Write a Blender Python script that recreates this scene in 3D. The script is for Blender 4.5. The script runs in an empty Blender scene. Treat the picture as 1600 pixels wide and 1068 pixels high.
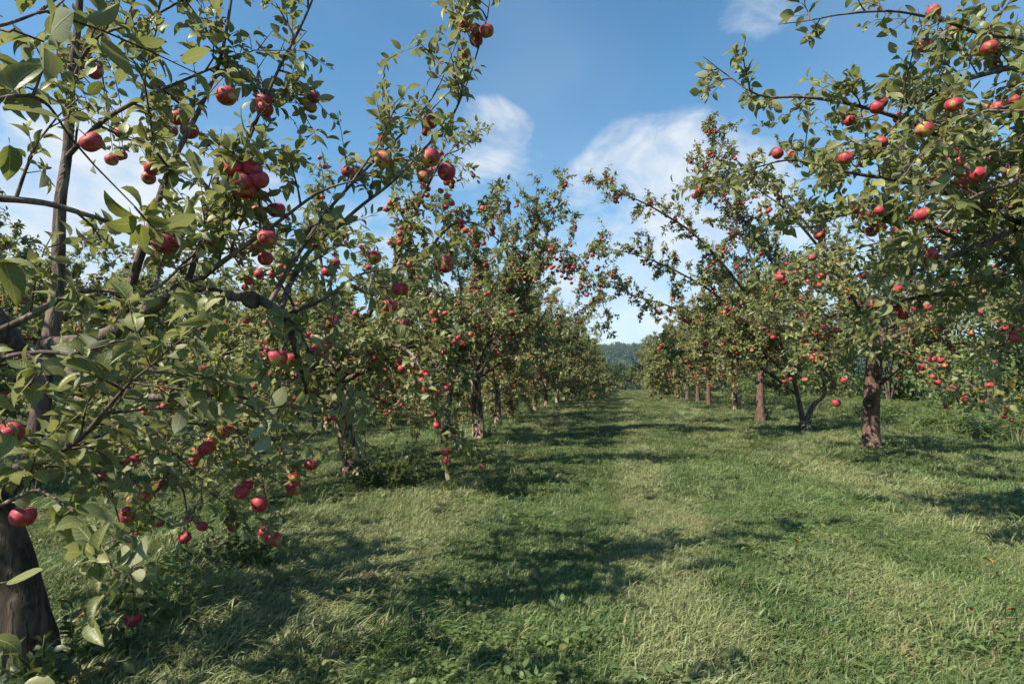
import bpy, math, random
import numpy as np
from mathutils import Matrix, Vector

# ------------------------------------------------------------------ camera, sky, sun, exposure
SC = bpy.context.scene
COL = SC.collection
F, CX, CY = 890.0, 800.0, 534.0            # focal length and centre in the photograph's 1600x1068 pixels
EYE = np.array([0.0, 0.0, 1.0])
YAW = math.atan2(165.0, F)
PITCH = math.atan2(63.0, math.hypot(F, 165.0))
cam_data = bpy.data.cameras.new('camera')
cam = bpy.data.objects.new('camera', cam_data)
COL.objects.link(cam)
cam.location = EYE
cam.rotation_euler = (math.radians(90) + PITCH, 0, YAW)
cam_data.sensor_width = 36.0
cam_data.lens = F / 1600.0 * 36.0
cam_data.clip_start = 0.05
cam_data.clip_end = 6000.0
SC.camera = cam
RC = np.array((Matrix.Rotation(YAW, 3, 'Z') @ Matrix.Rotation(math.radians(90) + PITCH, 3, 'X')))


def at(px, py, d):
    """world point seen at a photograph pixel, d metres deep"""
    return EYE + RC @ np.array([(px - CX) / F * d, -(py - CY) / F * d, -d])


def proj(p):
    q = (np.atleast_2d(p) - EYE) @ RC
    d = -q[:, 2]
    dd = np.where(np.abs(d) < 1e-4, 1e-4, d)
    return CX + F * q[:, 0] / dd, CY - F * q[:, 1] / dd, d


SUN_EL = math.radians(47)
SUN_AZ = math.atan2(-0.66, -0.62)          # towards the sun: from the left, a little behind the camera
S_DIR = Vector((math.cos(SUN_EL) * math.sin(SUN_AZ), math.cos(SUN_EL) * math.cos(SUN_AZ), math.sin(SUN_EL)))
sun_data = bpy.data.lights.new('sun', 'SUN')
sun_data.energy = 4.4
sun_data.angle = math.radians(0.5)
sun_data.color = (1.0, 0.90, 0.74)
sun = bpy.data.objects.new('sun', sun_data)
COL.objects.link(sun)
sun.rotation_euler = S_DIR.to_track_quat('Z', 'Y').to_euler()

SC.view_settings.view_transform = 'Standard'
SC.view_settings.look = 'None'
SC.view_settings.gamma = 1.0
SC.view_settings.use_curve_mapping = False
SC.view_settings.exposure = 1.16
SC.render.engine = 'CYCLES'
cy = SC.cycles
cy.max_bounces = 9
cy.diffuse_bounces = 7
cy.glossy_bounces = 2
cy.transmission_bounces = 3
cy.transparent_max_bounces = 4
cy.caustics_reflective = False
cy.caustics_refractive = False

WORLD = bpy.data.worlds.new('World')
SC.world = WORLD
WORLD.use_nodes = True


class NT:
    """small helper for node trees"""
    def __init__(self, tree):
        self.t = tree
        tree.nodes.clear()

    def n(self, typ, ins=None, **props):
        nd = self.t.nodes.new(typ)
        for k, v in props.items():
            setattr(nd, k, v)
        for k, v in (ins or {}).items():
            if isinstance(v, bpy.types.NodeSocket):
                self.t.links.new(v, nd.inputs[k])
            else:
                nd.inputs[k].default_value = v
        return nd

    def math(self, op, a, b=0.0, c=0.0, clamp=False):
        nd = self.n('ShaderNodeMath', {0: a, 1: b, 2: c}, operation=op, use_clamp=clamp)
        return nd.outputs[0]

    def sstep(self, v, a, b):
        nd = self.n('ShaderNodeMapRange', {0: v, 1: a, 2: b}, interpolation_type='SMOOTHSTEP')
        return nd.outputs[0]

    def mix(self, f, a, b):
        nd = self.n('ShaderNodeMix', data_type='RGBA')
        for s, v in zip((nd.inputs[0], nd.inputs[6], nd.inputs[7]), (f, a, b)):
            if isinstance(v, bpy.types.NodeSocket):
                self.t.links.new(v, s)
            else:
                s.default_value = v if not isinstance(v, tuple) or len(v) == 4 else (*v, 1.0)
        return nd.outputs[2]

    def noise(self, vec, scale, detail=4.0, rough=0.55, dist=0.0):
        nd = self.n('ShaderNodeTexNoise', {'Scale': scale, 'Detail': detail, 'Roughness': rough, 'Distortion': dist})
        if vec is not None:
            self.t.links.new(vec, nd.inputs['Vector'])
        return nd.outputs[0]

    def link(self, a, b):
        self.t.links.new(a, b)


def build_world():
    w = NT(WORLD.node_tree)
    co = w.n('ShaderNodeTexCoord').outputs['Generated']
    sky = w.n('ShaderNodeTexSky', sky_type='NISHITA', sun_disc=False, sun_elevation=SUN_EL,
              sun_rotation=SUN_AZ, air_density=1.0, dust_density=0.6, ozone_density=2.2, altitude=200.0).outputs[0]
    sep = w.n('ShaderNodeSeparateXYZ', {0: co})
    z = sep.outputs[2]
    st = w.n('ShaderNodeMapping', {'Vector': co, 'Scale': (1.0, 1.0, 1.7)}).outputs[0]
    n1 = w.noise(st, 5.0, 9.0, 0.56, 0.25)
    n2 = w.noise(st, 1.7, 3.0, 0.5)
    # low bank of cloud all round the horizon, thinning upwards
    band = w.sstep(z, 0.40, 0.04)
    cov = w.math('ADD', w.math('MULTIPLY', n1, 0.60), w.math('MULTIPLY', n2, 0.35))
    fb = w.sstep(w.math('ADD', cov, w.math('MULTIPLY', band, 0.34)), 0.52, 0.80)
    fb = w.math('MULTIPLY', w.math('MULTIPLY', fb, 0.72), w.sstep(z, 0.46, 0.22))
    # single fair-weather clouds
    tot = None
    for (px, py, a0, amp) in ((768, 238, 6.0, .78), (738, 300, 6.0, .62), (1005, 285, 7.5, .85), (1065, 300, 8.5, .92), (940, 335, 7, .7), (960, 330, 6.5, .65), (1140, 290, 7, .8),
                              (150, 400, 15, 1.0), (330, 380, 12, .85), (620, 430, 10, .6), (1010, 400, 13, .62), (1090, 340, 10, .8), (1185, -15, 5, .45)):
        d = RC @ np.array([(px - CX) / F, -(py - CY) / F, -1.0])
        d /= np.linalg.norm(d)
        dot = w.n('ShaderNodeVectorMath', {0: co, 1: tuple(d)}, operation='DOT_PRODUCT').outputs['Value']
        m = w.math('MULTIPLY', w.sstep(dot, math.cos(math.radians(a0)), 1.0), amp)
        tot = m if tot is None else w.math('MAXIMUM', tot, m)
    n4 = w.noise(st, 9.0, 10.0, 0.60, 0.9)
    wisps = w.math('ADD', w.math('ADD', w.math('MULTIPLY', n1, 1.9), w.math('MULTIPLY', n4, 1.5)), w.math('MULTIPLY', tot, 0.80))
    fc = w.sstep(wisps, 1.66, 2.85)
    fc = w.math('MULTIPLY', fc, w.sstep(tot, 0.0, 0.30))
    fac = w.math('MAXIMUM', fb, w.math('MULTIPLY', fc, 0.9))
    thin = w.math('MULTIPLY', w.sstep(n2, 0.40, 0.75), 0.10)
    fac = w.math('MAXIMUM', fac, thin)
    tint = w.mix(1.0, sky, (1, 1, 1, 1))
    tn = w.n('ShaderNodeMix', data_type='RGBA', blend_type='MULTIPLY')
    tn.inputs[0].default_value = 1.0
    w.link(sky, tn.inputs[6])
    tn.inputs[7].default_value = (0.58, 0.95, 1.02, 1)
    cloud = w.mix(w.sstep(n1, 0.35, 0.7), (3.9, 4.3, 4.9, 1), (5.0, 5.15, 5.3, 1))
    out = w.mix(fac, tn.outputs[2], cloud)
    bg = w.n('ShaderNodeBackground', {'Color': out, 'Strength': 0.084})
    o = w.n('ShaderNodeOutputWorld')
    w.link(bg.outputs[0], o.inputs[0])


build_world()

# ------------------------------------------------------------------ helpers


def tag(o, label=None, cat=None, group=None, kind=None):
    if label:
        o['label'] = label
    if cat:
        o['category'] = cat
    if group:
        o['group'] = group
    if kind:
        o['kind'] = kind
    return o


def mesh_np(name, verts, faces, mat, attrs=None, smooth=True):
    """faces: (n,3) or (n,4) array or list of such arrays"""
    me = bpy.data.meshes.new(name)
    if not isinstance(faces, list):
        faces = [faces]
    faces = [np.asarray(f, dtype=np.int32) for f in faces if len(f)]
    nl = sum(f.size for f in faces)
    nf = sum(len(f) for f in faces)
    me.vertices.add(len(verts))
    me.vertices.foreach_set('co', np.asarray(verts, dtype=np.float32).ravel())
    me.loops.add(nl)
    me.loops.foreach_set('vertex_index', np.concatenate([f.ravel() for f in faces]))
    me.polygons.add(nf)
    tot = np.concatenate([np.full(len(f), f.shape[1], dtype=np.int32) for f in faces])
    start = np.concatenate([[0], np.cumsum(tot)[:-1]]).astype(np.int32)
    me.polygons.foreach_set('loop_start', start)
    me.polygons.foreach_set('use_smooth', np.full(nf, smooth, dtype=bool))
    for k, v in (attrs or {}).items():
        v = np.asarray(v, dtype=np.float32)
        if v.ndim == 1:
            a = me.attributes.new(k, 'FLOAT', 'POINT')
            a.data.foreach_set('value', v)
        else:
            a = me.attributes.new(k, 'FLOAT_VECTOR', 'POINT')
            a.data.foreach_set('vector', v.ravel())
    if mat is not None:
        me.materials.append(mat)
    me.update(calc_edges=True)
    return me


def link(name, me, parent=None, loc=None):
    o = bpy.data.objects.new(name, me)
    COL.objects.link(o)
    if parent is not None:
        o.parent = parent
    if loc is not None:
        o.location = loc
    return o


def empty(name, loc):
    o = bpy.data.objects.new(name, None)
    o.empty_display_size = 0.2
    COL.objects.link(o)
    o.location = tuple(float(v) for v in loc)
    return o


def unit(v):
    v = np.asarray(v, dtype=float)
    return v / max(1e-9, np.linalg.norm(v))


# ------------------------------------------------------------------ terrain
def gz(x, y):
    """height of the ground"""
    x = np.asarray(x, dtype=float)
    y = np.asarray(y, dtype=float)
    z = -0.055 * np.clip(-1.3 - x, 0, 9)
    z = z - 0.02 * np.clip(x - 5.0, 0, 40)
    fade = np.clip(1.0 - np.hypot(x, y) / 120.0, 0, 1)
    z = z + fade * (0.022 * np.sin(x * 1.9 + 0.6 * np.sin(y * .8)) + 0.02 * np.sin(y * 1.1 + x * .7) + 0.015 * np.sin(x * 3.7 - y * 2.3))
    z = z - 0.030 * np.clip(y - 66, 0, 300)
    s = np.clip((y - 430) / 420.0, 0, 1)
    s = s * s * (3 - 2 * s)
    ridge = 1.0 + 0.05 * np.sin(x / 90.0 + .8) + 0.03 * np.sin(x / 37.0)
    z = z + s * 52.0 * ridge
    return z


def ground_at(px, py):
    d = 5.0
    dirv = RC @ np.array([(px - CX) / F, -(py - CY) / F, -1.0])
    t = -EYE[2] / dirv[2]
    for _ in range(20):
        p = EYE + dirv * t
        t = (gz(p[0], p[1]) - EYE[2]) / dirv[2]
    return EYE + dirv * t


# ------------------------------------------------------------------ materials
def new_mat(name):
    m = bpy.data.materials.new(name)
    m.use_nodes = True
    return m, NT(m.node_tree)


def leaf_material(name, dark, mid, light, under, trans=0.40, hue_dry=0.06):
    m, t = new_mat(name)
    a = t.n('ShaderNodeAttribute', attribute_name='leafco')
    sep = t.n('ShaderNodeSeparateXYZ', {0: a.outputs['Vector']})
    oi = t.n('ShaderNodeObjectInfo')
    r = t.math('FRACT', t.math('ADD', sep.outputs[2], oi.outputs['Random']))
    ramp = t.n('ShaderNodeValToRGB', {0: r})
    e = ramp.color_ramp.elements
    e[0].position, e[0].color = 0.0, (*dark, 1)
    e[1].position, e[1].color = 1.0, (*light, 1)
    e.new(0.55).color = (*mid, 1)
    geo = t.n('ShaderNodeNewGeometry')
    nz = t.noise(geo.outputs['Position'], 22.0, 3.0)
    top = t.mix(t.math('MULTIPLY', t.sstep(nz, 0.35, 0.7), 0.35), ramp.outputs[0], (*[c * 1.7 for c in mid], 1))
    # side veins and midrib
    au = t.math('ABSOLUTE', sep.outputs[0])
    ve = t.math('PINGPONG', t.math('SUBTRACT', t.math('MULTIPLY', sep.outputs[1], 7.0), t.math('MULTIPLY', au, 1.6)), 0.5)
    vein = t.math('MULTIPLY', t.sstep(ve, 0.10, 0.0), 0.35)
    rib = t.math('MULTIPLY', t.sstep(au, 0.09, 0.02), 0.6)
    vr = t.math('MAXIMUM', vein, rib)
    top = t.mix(vr, top, (*[c * 1.9 for c in light], 1))
    # brown scorched rims and spots on some leaves
    spot = t.noise(geo.outputs['Position'], 60.0, 2.0)
    edge = t.math('ADD', t.sstep(au, 0.6, 1.0), t.sstep(sep.outputs[1], 0.75, 1.0))
    sc = t.sstep(t.math('ADD', t.math('MULTIPLY', spot, 1.0), t.math('MULTIPLY', edge, 0.18)), 0.74, 0.80)
    old = t.sstep(t.math('FRACT', t.math('MULTIPLY', r, 7.31)), 0.55, 0.75)
    top = t.mix(t.math('MULTIPLY', sc, old), top, (0.10, 0.045, 0.018, 1))
    yl = t.sstep(t.math('FRACT', t.math('MULTIPLY', r, 13.7)), 1.0 - hue_dry, 1.0)
    top = t.mix(t.math('MULTIPLY', yl, 0.7), top, (0.20, 0.17, 0.03, 1))
    und = t.mix(t.math('MULTIPLY', vr, 0.8), t.mix(t.math('MULTIPLY', r, 0.6), (*under, 1), (*mid, 1)), (*[min(.5, c * 1.5) for c in under], 1))
    col = t.mix(geo.outputs['Backfacing'], top, und)
    bump = t.n('ShaderNodeBump', {'Strength': 0.35, 'Distance': 0.002, 'Height': t.math('ADD', t.math('MULTIPLY', vr, -1.0), nz)})
    rough = t.math('ADD', 0.42, t.math('MULTIPLY', geo.outputs['Backfacing'], 0.35))
    pb = t.n('ShaderNodeBsdfPrincipled', {'Base Color': col, 'Roughness': rough, 'Specular IOR Level': 0.42, 'Normal': bump.outputs[0]})
    tl = t.n('ShaderNodeBsdfTranslucent', {'Color': t.mix(0.5, col, (0.27, 0.28, 0.03, 1))})
    ms = t.n('ShaderNodeMixShader', {0: trans, 1: pb.outputs[0], 2: tl.outputs[0]})
    o = t.n('ShaderNodeOutputMaterial')
    t.link(ms.outputs[0], o.inputs[0])
    return m


M_LEAF = leaf_material('apple_leaf', (0.074, 0.098, 0.030), (0.146, 0.168, 0.055), (0.235, 0.245, 0.098), (0.285, 0.300, 0.190), hue_dry=0.05)
M_WEED = leaf_material('weed_leaf', (0.050, 0.085, 0.026), (0.090, 0.140, 0.045), (0.16, 0.215, 0.080), (0.17, 0.22, 0.11), hue_dry=0.05)
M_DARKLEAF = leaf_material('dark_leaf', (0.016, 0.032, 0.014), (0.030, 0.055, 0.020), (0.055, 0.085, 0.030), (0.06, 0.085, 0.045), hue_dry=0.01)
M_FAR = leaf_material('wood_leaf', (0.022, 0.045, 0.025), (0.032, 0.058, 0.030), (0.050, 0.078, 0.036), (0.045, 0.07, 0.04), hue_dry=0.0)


def bark_material(name, base, flake, lichen, patch=0.9):
    m, t = new_mat(name)
    tc = t.n('ShaderNodeTexCoord').outputs['Object']
    mp = t.n('ShaderNodeMapping', {'Vector': tc, 'Scale': (1.0, 1.0, 0.35)}).outputs[0]
    n1 = t.noise(mp, 30.0, 6.0, 0.62)
    n2 = t.noise(mp, 11.0, 4.0, 0.6, 0.6)
    n3 = t.noise(tc, 5.0, 4.0, 0.6)
    fis = t.noise(t.n('ShaderNodeMapping', {'Vector': tc, 'Scale': (1.0, 1.0, 0.16)}).outputs[0], 42.0, 3.0, 0.6, 0.8)
    c = t.mix(t.sstep(n1, 0.3, 0.7), (*[x * .45 for x in base], 1), (*base, 1))
    c = t.mix(t.math('MULTIPLY', t.sstep(n2, 0.49, 0.56), patch), c, (*flake, 1))
    c = t.mix(t.math('MULTIPLY', t.sstep(n3, 0.56, 0.70), 0.6), c, (*lichen, 1))
    crack = t.sstep(fis, 0.43, 0.36)
    c = t.mix(t.math('MULTIPLY', crack, 0.55), c, (*[x * .25 for x in base], 1))
    h = t.math('ADD', n1, t.math('SUBTRACT', t.math('MULTIPLY', t.sstep(n2, 0.5, 0.62), 0.6), t.math('MULTIPLY', crack, 0.8)))
    bump = t.n('ShaderNodeBump', {'Strength': 0.8, 'Distance': 0.008, 'Height': h})
    pb = t.n('ShaderNodeBsdfPrincipled', {'Base Color': c, 'Roughness': 0.85, 'Specular IOR Level': 0.25, 'Normal': bump.outputs[0]})
    o = t.n('ShaderNodeOutputMaterial')
    t.link(pb.outputs[0], o.inputs[0])
    return m


M_BARK_OLD = bark_material('flaking_bark', (0.095, 0.068, 0.048), (0.42, 0.33, 0.22), (0.24, 0.23, 0.18))
M_BARK_RED = bark_material('smooth_bark', (0.165, 0.100, 0.076), (0.25, 0.170, 0.135), (0.25, 0.225, 0.21), 0.30)
M_BARK_SHADED_DARK = bark_material('shaded_dark_bark', (0.060, 0.044, 0.034), (0.12, 0.095, 0.065), (0.10, 0.10, 0.07), 0.55)  # shade on the nearest trunk put into its bark colour; knots share it
M_LIMB = bark_material('limb_bark', (0.110, 0.082, 0.066), (0.21, 0.165, 0.135), (0.27, 0.24, 0.21), 0.6)
M_TWIG = bark_material('twig_bark', (0.115, 0.074, 0.055), (0.17, 0.125, 0.095), (0.17, 0.15, 0.13))


def apple_material():
    m, t = new_mat('apple_skin')
    a = t.n('ShaderNodeAttribute', attribute_name='apco')      # local position, radius 1
    b = t.n('ShaderNodeAttribute', attribute_name='apr')
    oi = t.n('ShaderNodeObjectInfo')
    r = t.math('FRACT', t.math('ADD', b.outputs['Fac'], oi.outputs['Random']))
    off = t.n('ShaderNodeCombineXYZ', {0: t.math('MULTIPLY', r, 37.0), 1: t.math('MULTIPLY', r, 11.0), 2: 0.0}).outputs[0]
    v = t.n('ShaderNodeVectorMath', {0: a.outputs['Vector'], 1: off}, operation='ADD').outputs[0]
    sep = t.n('ShaderNodeSeparateXYZ', {0: a.outputs['Vector']})
    blush = t.noise(v, 1.1, 3.0, 0.5)
    mp = t.n('ShaderNodeMapping', {'Vector': v, 'Scale': (6.0, 6.0, 0.9)}).outputs[0]
    stripe = t.noise(mp, 1.6, 4.0, 0.6)
    x = t.math('ADD', t.math('MULTIPLY', blush, 1.05), t.math('MULTIPLY', stripe, 0.28))
    x = t.math('ADD', x, t.math('MULTIPLY', sep.outputs[2], 0.13))
    x = t.math('ADD', x, t.math('MULTIPLY', t.math('SUBTRACT', r, 0.45), 0.24))
    f = t.sstep(x, 0.38, 0.63)
    green = t.mix(t.noise(v, 2.5, 2.0), (0.34, 0.33, 0.055, 1), (0.46, 0.33, 0.085, 1))
    red = t.mix(stripe, (0.22, 0.016, 0.020, 1), (0.40, 0.038, 0.062, 1))
    red = t.mix(t.math('MULTIPLY', t.sstep(t.noise(v, 1.7, 3.0), 0.45, 0.75), 0.6), red, (0.46, 0.16, 0.14, 1))
    c = t.mix(f, green, red)
    vo = t.n('ShaderNodeTexVoronoi', {'Vector': v, 'Scale': 9.0})
    c = t.mix(t.math('MULTIPLY', t.sstep(vo.outputs['Distance'], 0.10, 0.05), 0.45), c, (0.55, 0.36, 0.22, 1))
    rad = t.n('ShaderNodeVectorMath', {0: a.outputs['Vector'], 1: (1, 1, 0)}, operation='MULTIPLY').outputs[0]
    ln = t.n('ShaderNodeVectorMath', {0: rad}, operation='LENGTH').outputs['Value']
    eye = t.math('MULTIPLY', t.sstep(ln, 0.20, 0.12), t.math('LESS_THAN', sep.outputs[2], 0.0))
    c = t.mix(eye, c, (0.035, 0.022, 0.012, 1))
    rus = t.math('MULTIPLY', t.sstep(ln, 0.34, 0.16), t.math('GREATER_THAN', sep.outputs[2], 0.0))
    c = t.mix(t.math('MULTIPLY', rus, 0.7), c, (0.22, 0.15, 0.05, 1))
    pb = t.n('ShaderNodeBsdfPrincipled', {'Base Color': c, 'Roughness': t.math('ADD', 0.40, t.math('MULTIPLY', stripe, 0.30)), 'Specular IOR Level': 0.35})
    o = t.n('ShaderNodeOutputMaterial')
    t.link(pb.outputs[0], o.inputs[0])
    return m


M_APPLE = apple_material()


def grass_material(name, gain=1.0):
    m, t = new_mat(name)
    geo = t.n('ShaderNodeNewGeometry')
    pos = geo.outputs['Position']
    flat = t.n('ShaderNodeVectorMath', {0: pos, 1: (1, 1, 0)}, operation='MULTIPLY').outputs[0]
    n1 = t.noise(t.n('ShaderNodeVectorMath', {0: pos, 1: (1.15, 0.30, 0)}, operation='MULTIPLY').outputs[0], 0.75, 5.0, 0.62, 0.5)
    n2 = t.noise(flat, 2.3, 3.0, 0.6)
    n3 = t.noise(flat, 7.0, 2.0)
    oi = t.n('ShaderNodeObjectInfo').outputs['Random']
    a = t.n('ShaderNodeAttribute', attribute_name='bl')         # x: along the blade, y: random of the blade
    sp = t.n('ShaderNodeSeparateXYZ', {0: a.outputs['Vector']})
    r = t.math('FRACT', t.math('ADD', sp.outputs[1], oi))
    g = lambda c: (*[x * gain for x in c], 1)
    c = t.mix(t.sstep(n2, 0.3, 0.7), g((0.034, 0.068, 0.022)), g((0.076, 0.120, 0.038)))
    c = t.mix(t.math('MULTIPLY', r, 0.55), c, g((0.120, 0.160, 0.050)))
    dry = t.math('ADD', t.math('MULTIPLY', n1, 0.8), t.math('MULTIPLY', n2, 0.35))
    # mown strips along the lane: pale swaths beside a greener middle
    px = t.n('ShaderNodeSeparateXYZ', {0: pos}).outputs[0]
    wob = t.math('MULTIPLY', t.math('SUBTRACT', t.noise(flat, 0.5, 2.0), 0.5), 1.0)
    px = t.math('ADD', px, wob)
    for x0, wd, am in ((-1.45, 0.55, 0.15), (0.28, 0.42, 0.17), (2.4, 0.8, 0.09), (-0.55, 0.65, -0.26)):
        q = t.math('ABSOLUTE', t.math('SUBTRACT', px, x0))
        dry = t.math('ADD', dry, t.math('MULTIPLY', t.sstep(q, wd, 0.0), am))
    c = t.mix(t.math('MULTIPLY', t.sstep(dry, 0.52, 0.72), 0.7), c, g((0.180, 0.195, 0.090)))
    tan = t.math('MULTIPLY', t.sstep(t.noise(flat, 1.3, 3.0, 0.6), 0.57, 0.72), t.sstep(n3, 0.35, 0.65))
    c = t.mix(t.math('MULTIPLY', tan, 0.6), c, g((0.195, 0.155, 0.075)))
    dead = t.sstep(t.math('FRACT', t.math('MULTIPLY', r, 9.7)), 0.86, 0.95)
    c = t.mix(t.math('MULTIPLY', dead, 0.8), c, g((0.20, 0.16, 0.09)))
    pb = t.n('ShaderNodeBsdfPrincipled', {'Base Color': c, 'Roughness': 0.48, 'Specular IOR Level': 0.4})
    tl = t.n('ShaderNodeBsdfTranslucent', {'Color': c})
    ms = t.n('ShaderNodeMixShader', {0: 0.32, 1: pb.outputs[0], 2: tl.outputs[0]})
    o = t.n('ShaderNodeOutputMaterial')
    t.link(ms.outputs[0], o.inputs[0])
    return m


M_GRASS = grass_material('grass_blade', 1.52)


def soil_material():
    m, t = new_mat('grass_thatch')
    pos = t.n('ShaderNodeNewGeometry').outputs['Position']
    flat = t.n('ShaderNodeVectorMath', {0: pos, 1: (1, 1, 0)}, operation='MULTIPLY').outputs[0]
    n0 = t.noise(flat, 0.55, 4.0, 0.6, 0.4)
    n1 = t.noise(flat, 3.0, 5.0, 0.65)
    n2 = t.noise(flat, 40.0, 4.0, 0.7)
    c = t.mix(t.sstep(n1, 0.35, 0.65), (0.040, 0.055, 0.020, 1), (0.080, 0.095, 0.034, 1))
    c = t.mix(t.math('MULTIPLY', t.sstep(n2, 0.45, 0.65), 0.6), c, (0.030, 0.026, 0.014, 1))
    c = t.mix(t.math('MULTIPLY', t.sstep(n0, 0.50, 0.68), 0.5), c, (0.150, 0.140, 0.065, 1))
    bump = t.n('ShaderNodeBump', {'Strength': 1.0, 'Distance': 0.05, 'Height': t.math('ADD', n1, n2)})
    pb = t.n('ShaderNodeBsdfPrincipled', {'Base Color': c, 'Roughness': 0.95, 'Specular IOR Level': 0.1, 'Normal': bump.outputs[0]})
    o = t.n('ShaderNodeOutputMaterial')
    t.link(pb.outputs[0], o.inputs[0])
    return m


M_SOIL = soil_material()


def plain_material(name, c1, c2, scale=20.0, rough=0.7):
    m, t = new_mat(name)
    pos = t.n('ShaderNodeTexCoord').outputs['Object']
    c = t.mix(t.sstep(t.noise(pos, scale, 4.0), 0.35, 0.65), (*c1, 1), (*c2, 1))
    pb = t.n('ShaderNodeBsdfPrincipled', {'Base Color': c, 'Roughness': rough, 'Specular IOR Level': 0.3})
    o = t.n('ShaderNodeOutputMaterial')
    t.link(pb.outputs[0], o.inputs[0])
    return m


M_GOLD = plain_material('goldenrod_bloom', (0.50, 0.36, 0.02), (0.62, 0.46, 0.05), 40)
M_ORANGE = plain_material('fallen_leaf_skin', (0.42, 0.13, 0.03), (0.30, 0.10, 0.04), 60)

# ------------------------------------------------------------------ ground sheet


def build_ground():
    def axis(lo, hi, fine, step0):
        out = [0.0]
        s = step0
        while out[-1] < hi:
            out.append(out[-1] + s)
            if out[-1] > fine:
                s *= 1.18
        neg = [0.0]
        s = step0
        while neg[-1] > lo:
            neg.append(neg[-1] - s)
            if neg[-1] < -fine:
                s *= 1.18
        return np.array(sorted(set(out + neg)))
    xs = axis(-1500, 1500, 14, 0.2)
    ys = axis(-250, 1300, 30, 0.25)
    X, Y = np.meshgrid(xs, ys)
    V = np.stack([X, Y, gz(X, Y)], -1).reshape(-1, 3)
    nx, ny = len(xs), len(ys)
    i = np.arange(nx - 1)[None, :] + nx * np.arange(ny - 1)[:, None]
    i = i.ravel()
    Fq = np.stack([i, i + 1, i + 1 + nx, i + nx], 1)
    o = link('ground', mesh_np('ground', V, Fq, M_SOIL))
    tag(o, 'gently uneven orchard ground under the mown and lying grass', kind='structure')


build_ground()

# ------------------------------------------------------------------ leaf, apple and tube shapes


def leaf_template(rows, prof, fold, curl, twist, petiole=True):
    """leaf of length 1 along +Y, upper side +Z; gives verts, tris, leafco (u, t, 0)"""
    V, C, Fc = [], [], []
    pet = 0.16 if petiole else 0.0
    for k, tt in enumerate(rows):
        hw = prof(tt)
        ang = curl * tt
        y = pet + (math.sin(ang) / curl if abs(curl) > 1e-3 else tt) * (1 - pet)
        zc = -((1 - math.cos(ang)) / curl if abs(curl) > 1e-3 else 0.0) * (1 - pet)
        tw = twist * tt
        for s in (-1, 0, 1):
            dx, dz = s * hw * math.cos(fold), abs(s) * hw * math.sin(fold)
            x = dx * math.cos(tw) - dz * math.sin(tw)
            z = dx * math.sin(tw) + dz * math.cos(tw)
            V.append((x, y, zc + z))
            C.append((s, tt, 0))
    for k in range(len(rows) - 1):
        a = 3 * k
        for s in (0, 1):
            p, q, r_, u = a + s, a + s + 1, a + s + 4, a + s + 3
            Fc += [(p, q, r_), (p, r_, u)]
    if petiole:
        b = len(V)
        V += [(-.012, 0, 0.0), (.012, 0, 0.0), (0, pet + .02, 0.0)]
        C += [(0, 0, 0)] * 3
        Fc += [(b, b + 1, b + 2)]
    V, Fc = np.array(V), np.array(Fc)
    # drop the degenerate faces at the pointed ends
    P = V[Fc]
    ar = np.linalg.norm(np.cross(P[:, 1] - P[:, 0], P[:, 2] - P[:, 0]), axis=1)
    return V, Fc[ar > 1e-7], np.array(C, dtype=float)


def apple_prof(t):
    return 0.245 * (math.sin(math.pi * min(1, t ** 0.80)) ** 0.85) * (1.0 if t < .6 else 1.0 - .12 * (t - .6))


ROWS_HI = (0, .12, .3, .5, .68, .84, 1.0)
ROWS_MID = (0, .25, .6, 1.0)
ROWS_LOW = (0, .42, 1.0)
LT_HI = [leaf_template(ROWS_HI, apple_prof, f, c, w) for f, c, w in ((.35, .5, .1), (.55, .9, -.3), (.2, 1.3, .35), (.75, .4, .2), (.15, -.35, -.15), (.9, 1.1, .5))]
LT_MID = [leaf_template(ROWS_MID, apple_prof, f, c, w, False) for f, c, w in ((.35, .6, .1), (.55, 1.1, -.3), (.2, .3, .3))]
LT_LOW = [leaf_template(ROWS_LOW, lambda t: .29 * math.sin(math.pi * t ** .85), f, c, 0, False) for f, c in ((.35, .6), (.6, 1.0))]


def frames(A, N):
    """rotation matrices (n,3,3) with columns x, y=A, z~N"""
    A = A / np.maximum(1e-9, np.linalg.norm(A, axis=1, keepdims=True))
    N = N - A * np.sum(A * N, axis=1, keepdims=True)
    N = N / np.maximum(1e-9, np.linalg.norm(N, axis=1, keepdims=True))
    X = np.cross(A, N)
    return np.stack([X, A, N], axis=2)


def leaves_mesh(name, P, A, N, S, rng, temps, mat):
    """one mesh of all given leaves"""
    idx = rng.integers(0, len(temps), len(P))
    R = frames(A, N)
    Vs, Fs, Cs, base = [], [], [], 0
    for k, (tv, tf, tc) in enumerate(temps):
        s = np.where(idx == k)[0]
        if not len(s):
            continue
        v = np.einsum('nij,vj->nvi', R[s], tv) * S[s, None, None] + P[s, None, :]
        n, m = len(s), len(tv)
        f = (tf[None] + (np.arange(n) * m)[:, None, None] + base).reshape(-1, 3)
        c = np.repeat(tc[None], n, 0)
        c[:, :, 2] = rng.random(n)[:, None]
        Vs.append(v.reshape(-1, 3))
        Fs.append(f)
        Cs.append(c.reshape(-1, 3))
        base += n * m
    return mesh_np(name, np.concatenate(Vs), np.concatenate(Fs), mat, {'leafco': np.concatenate(Cs)})


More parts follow.
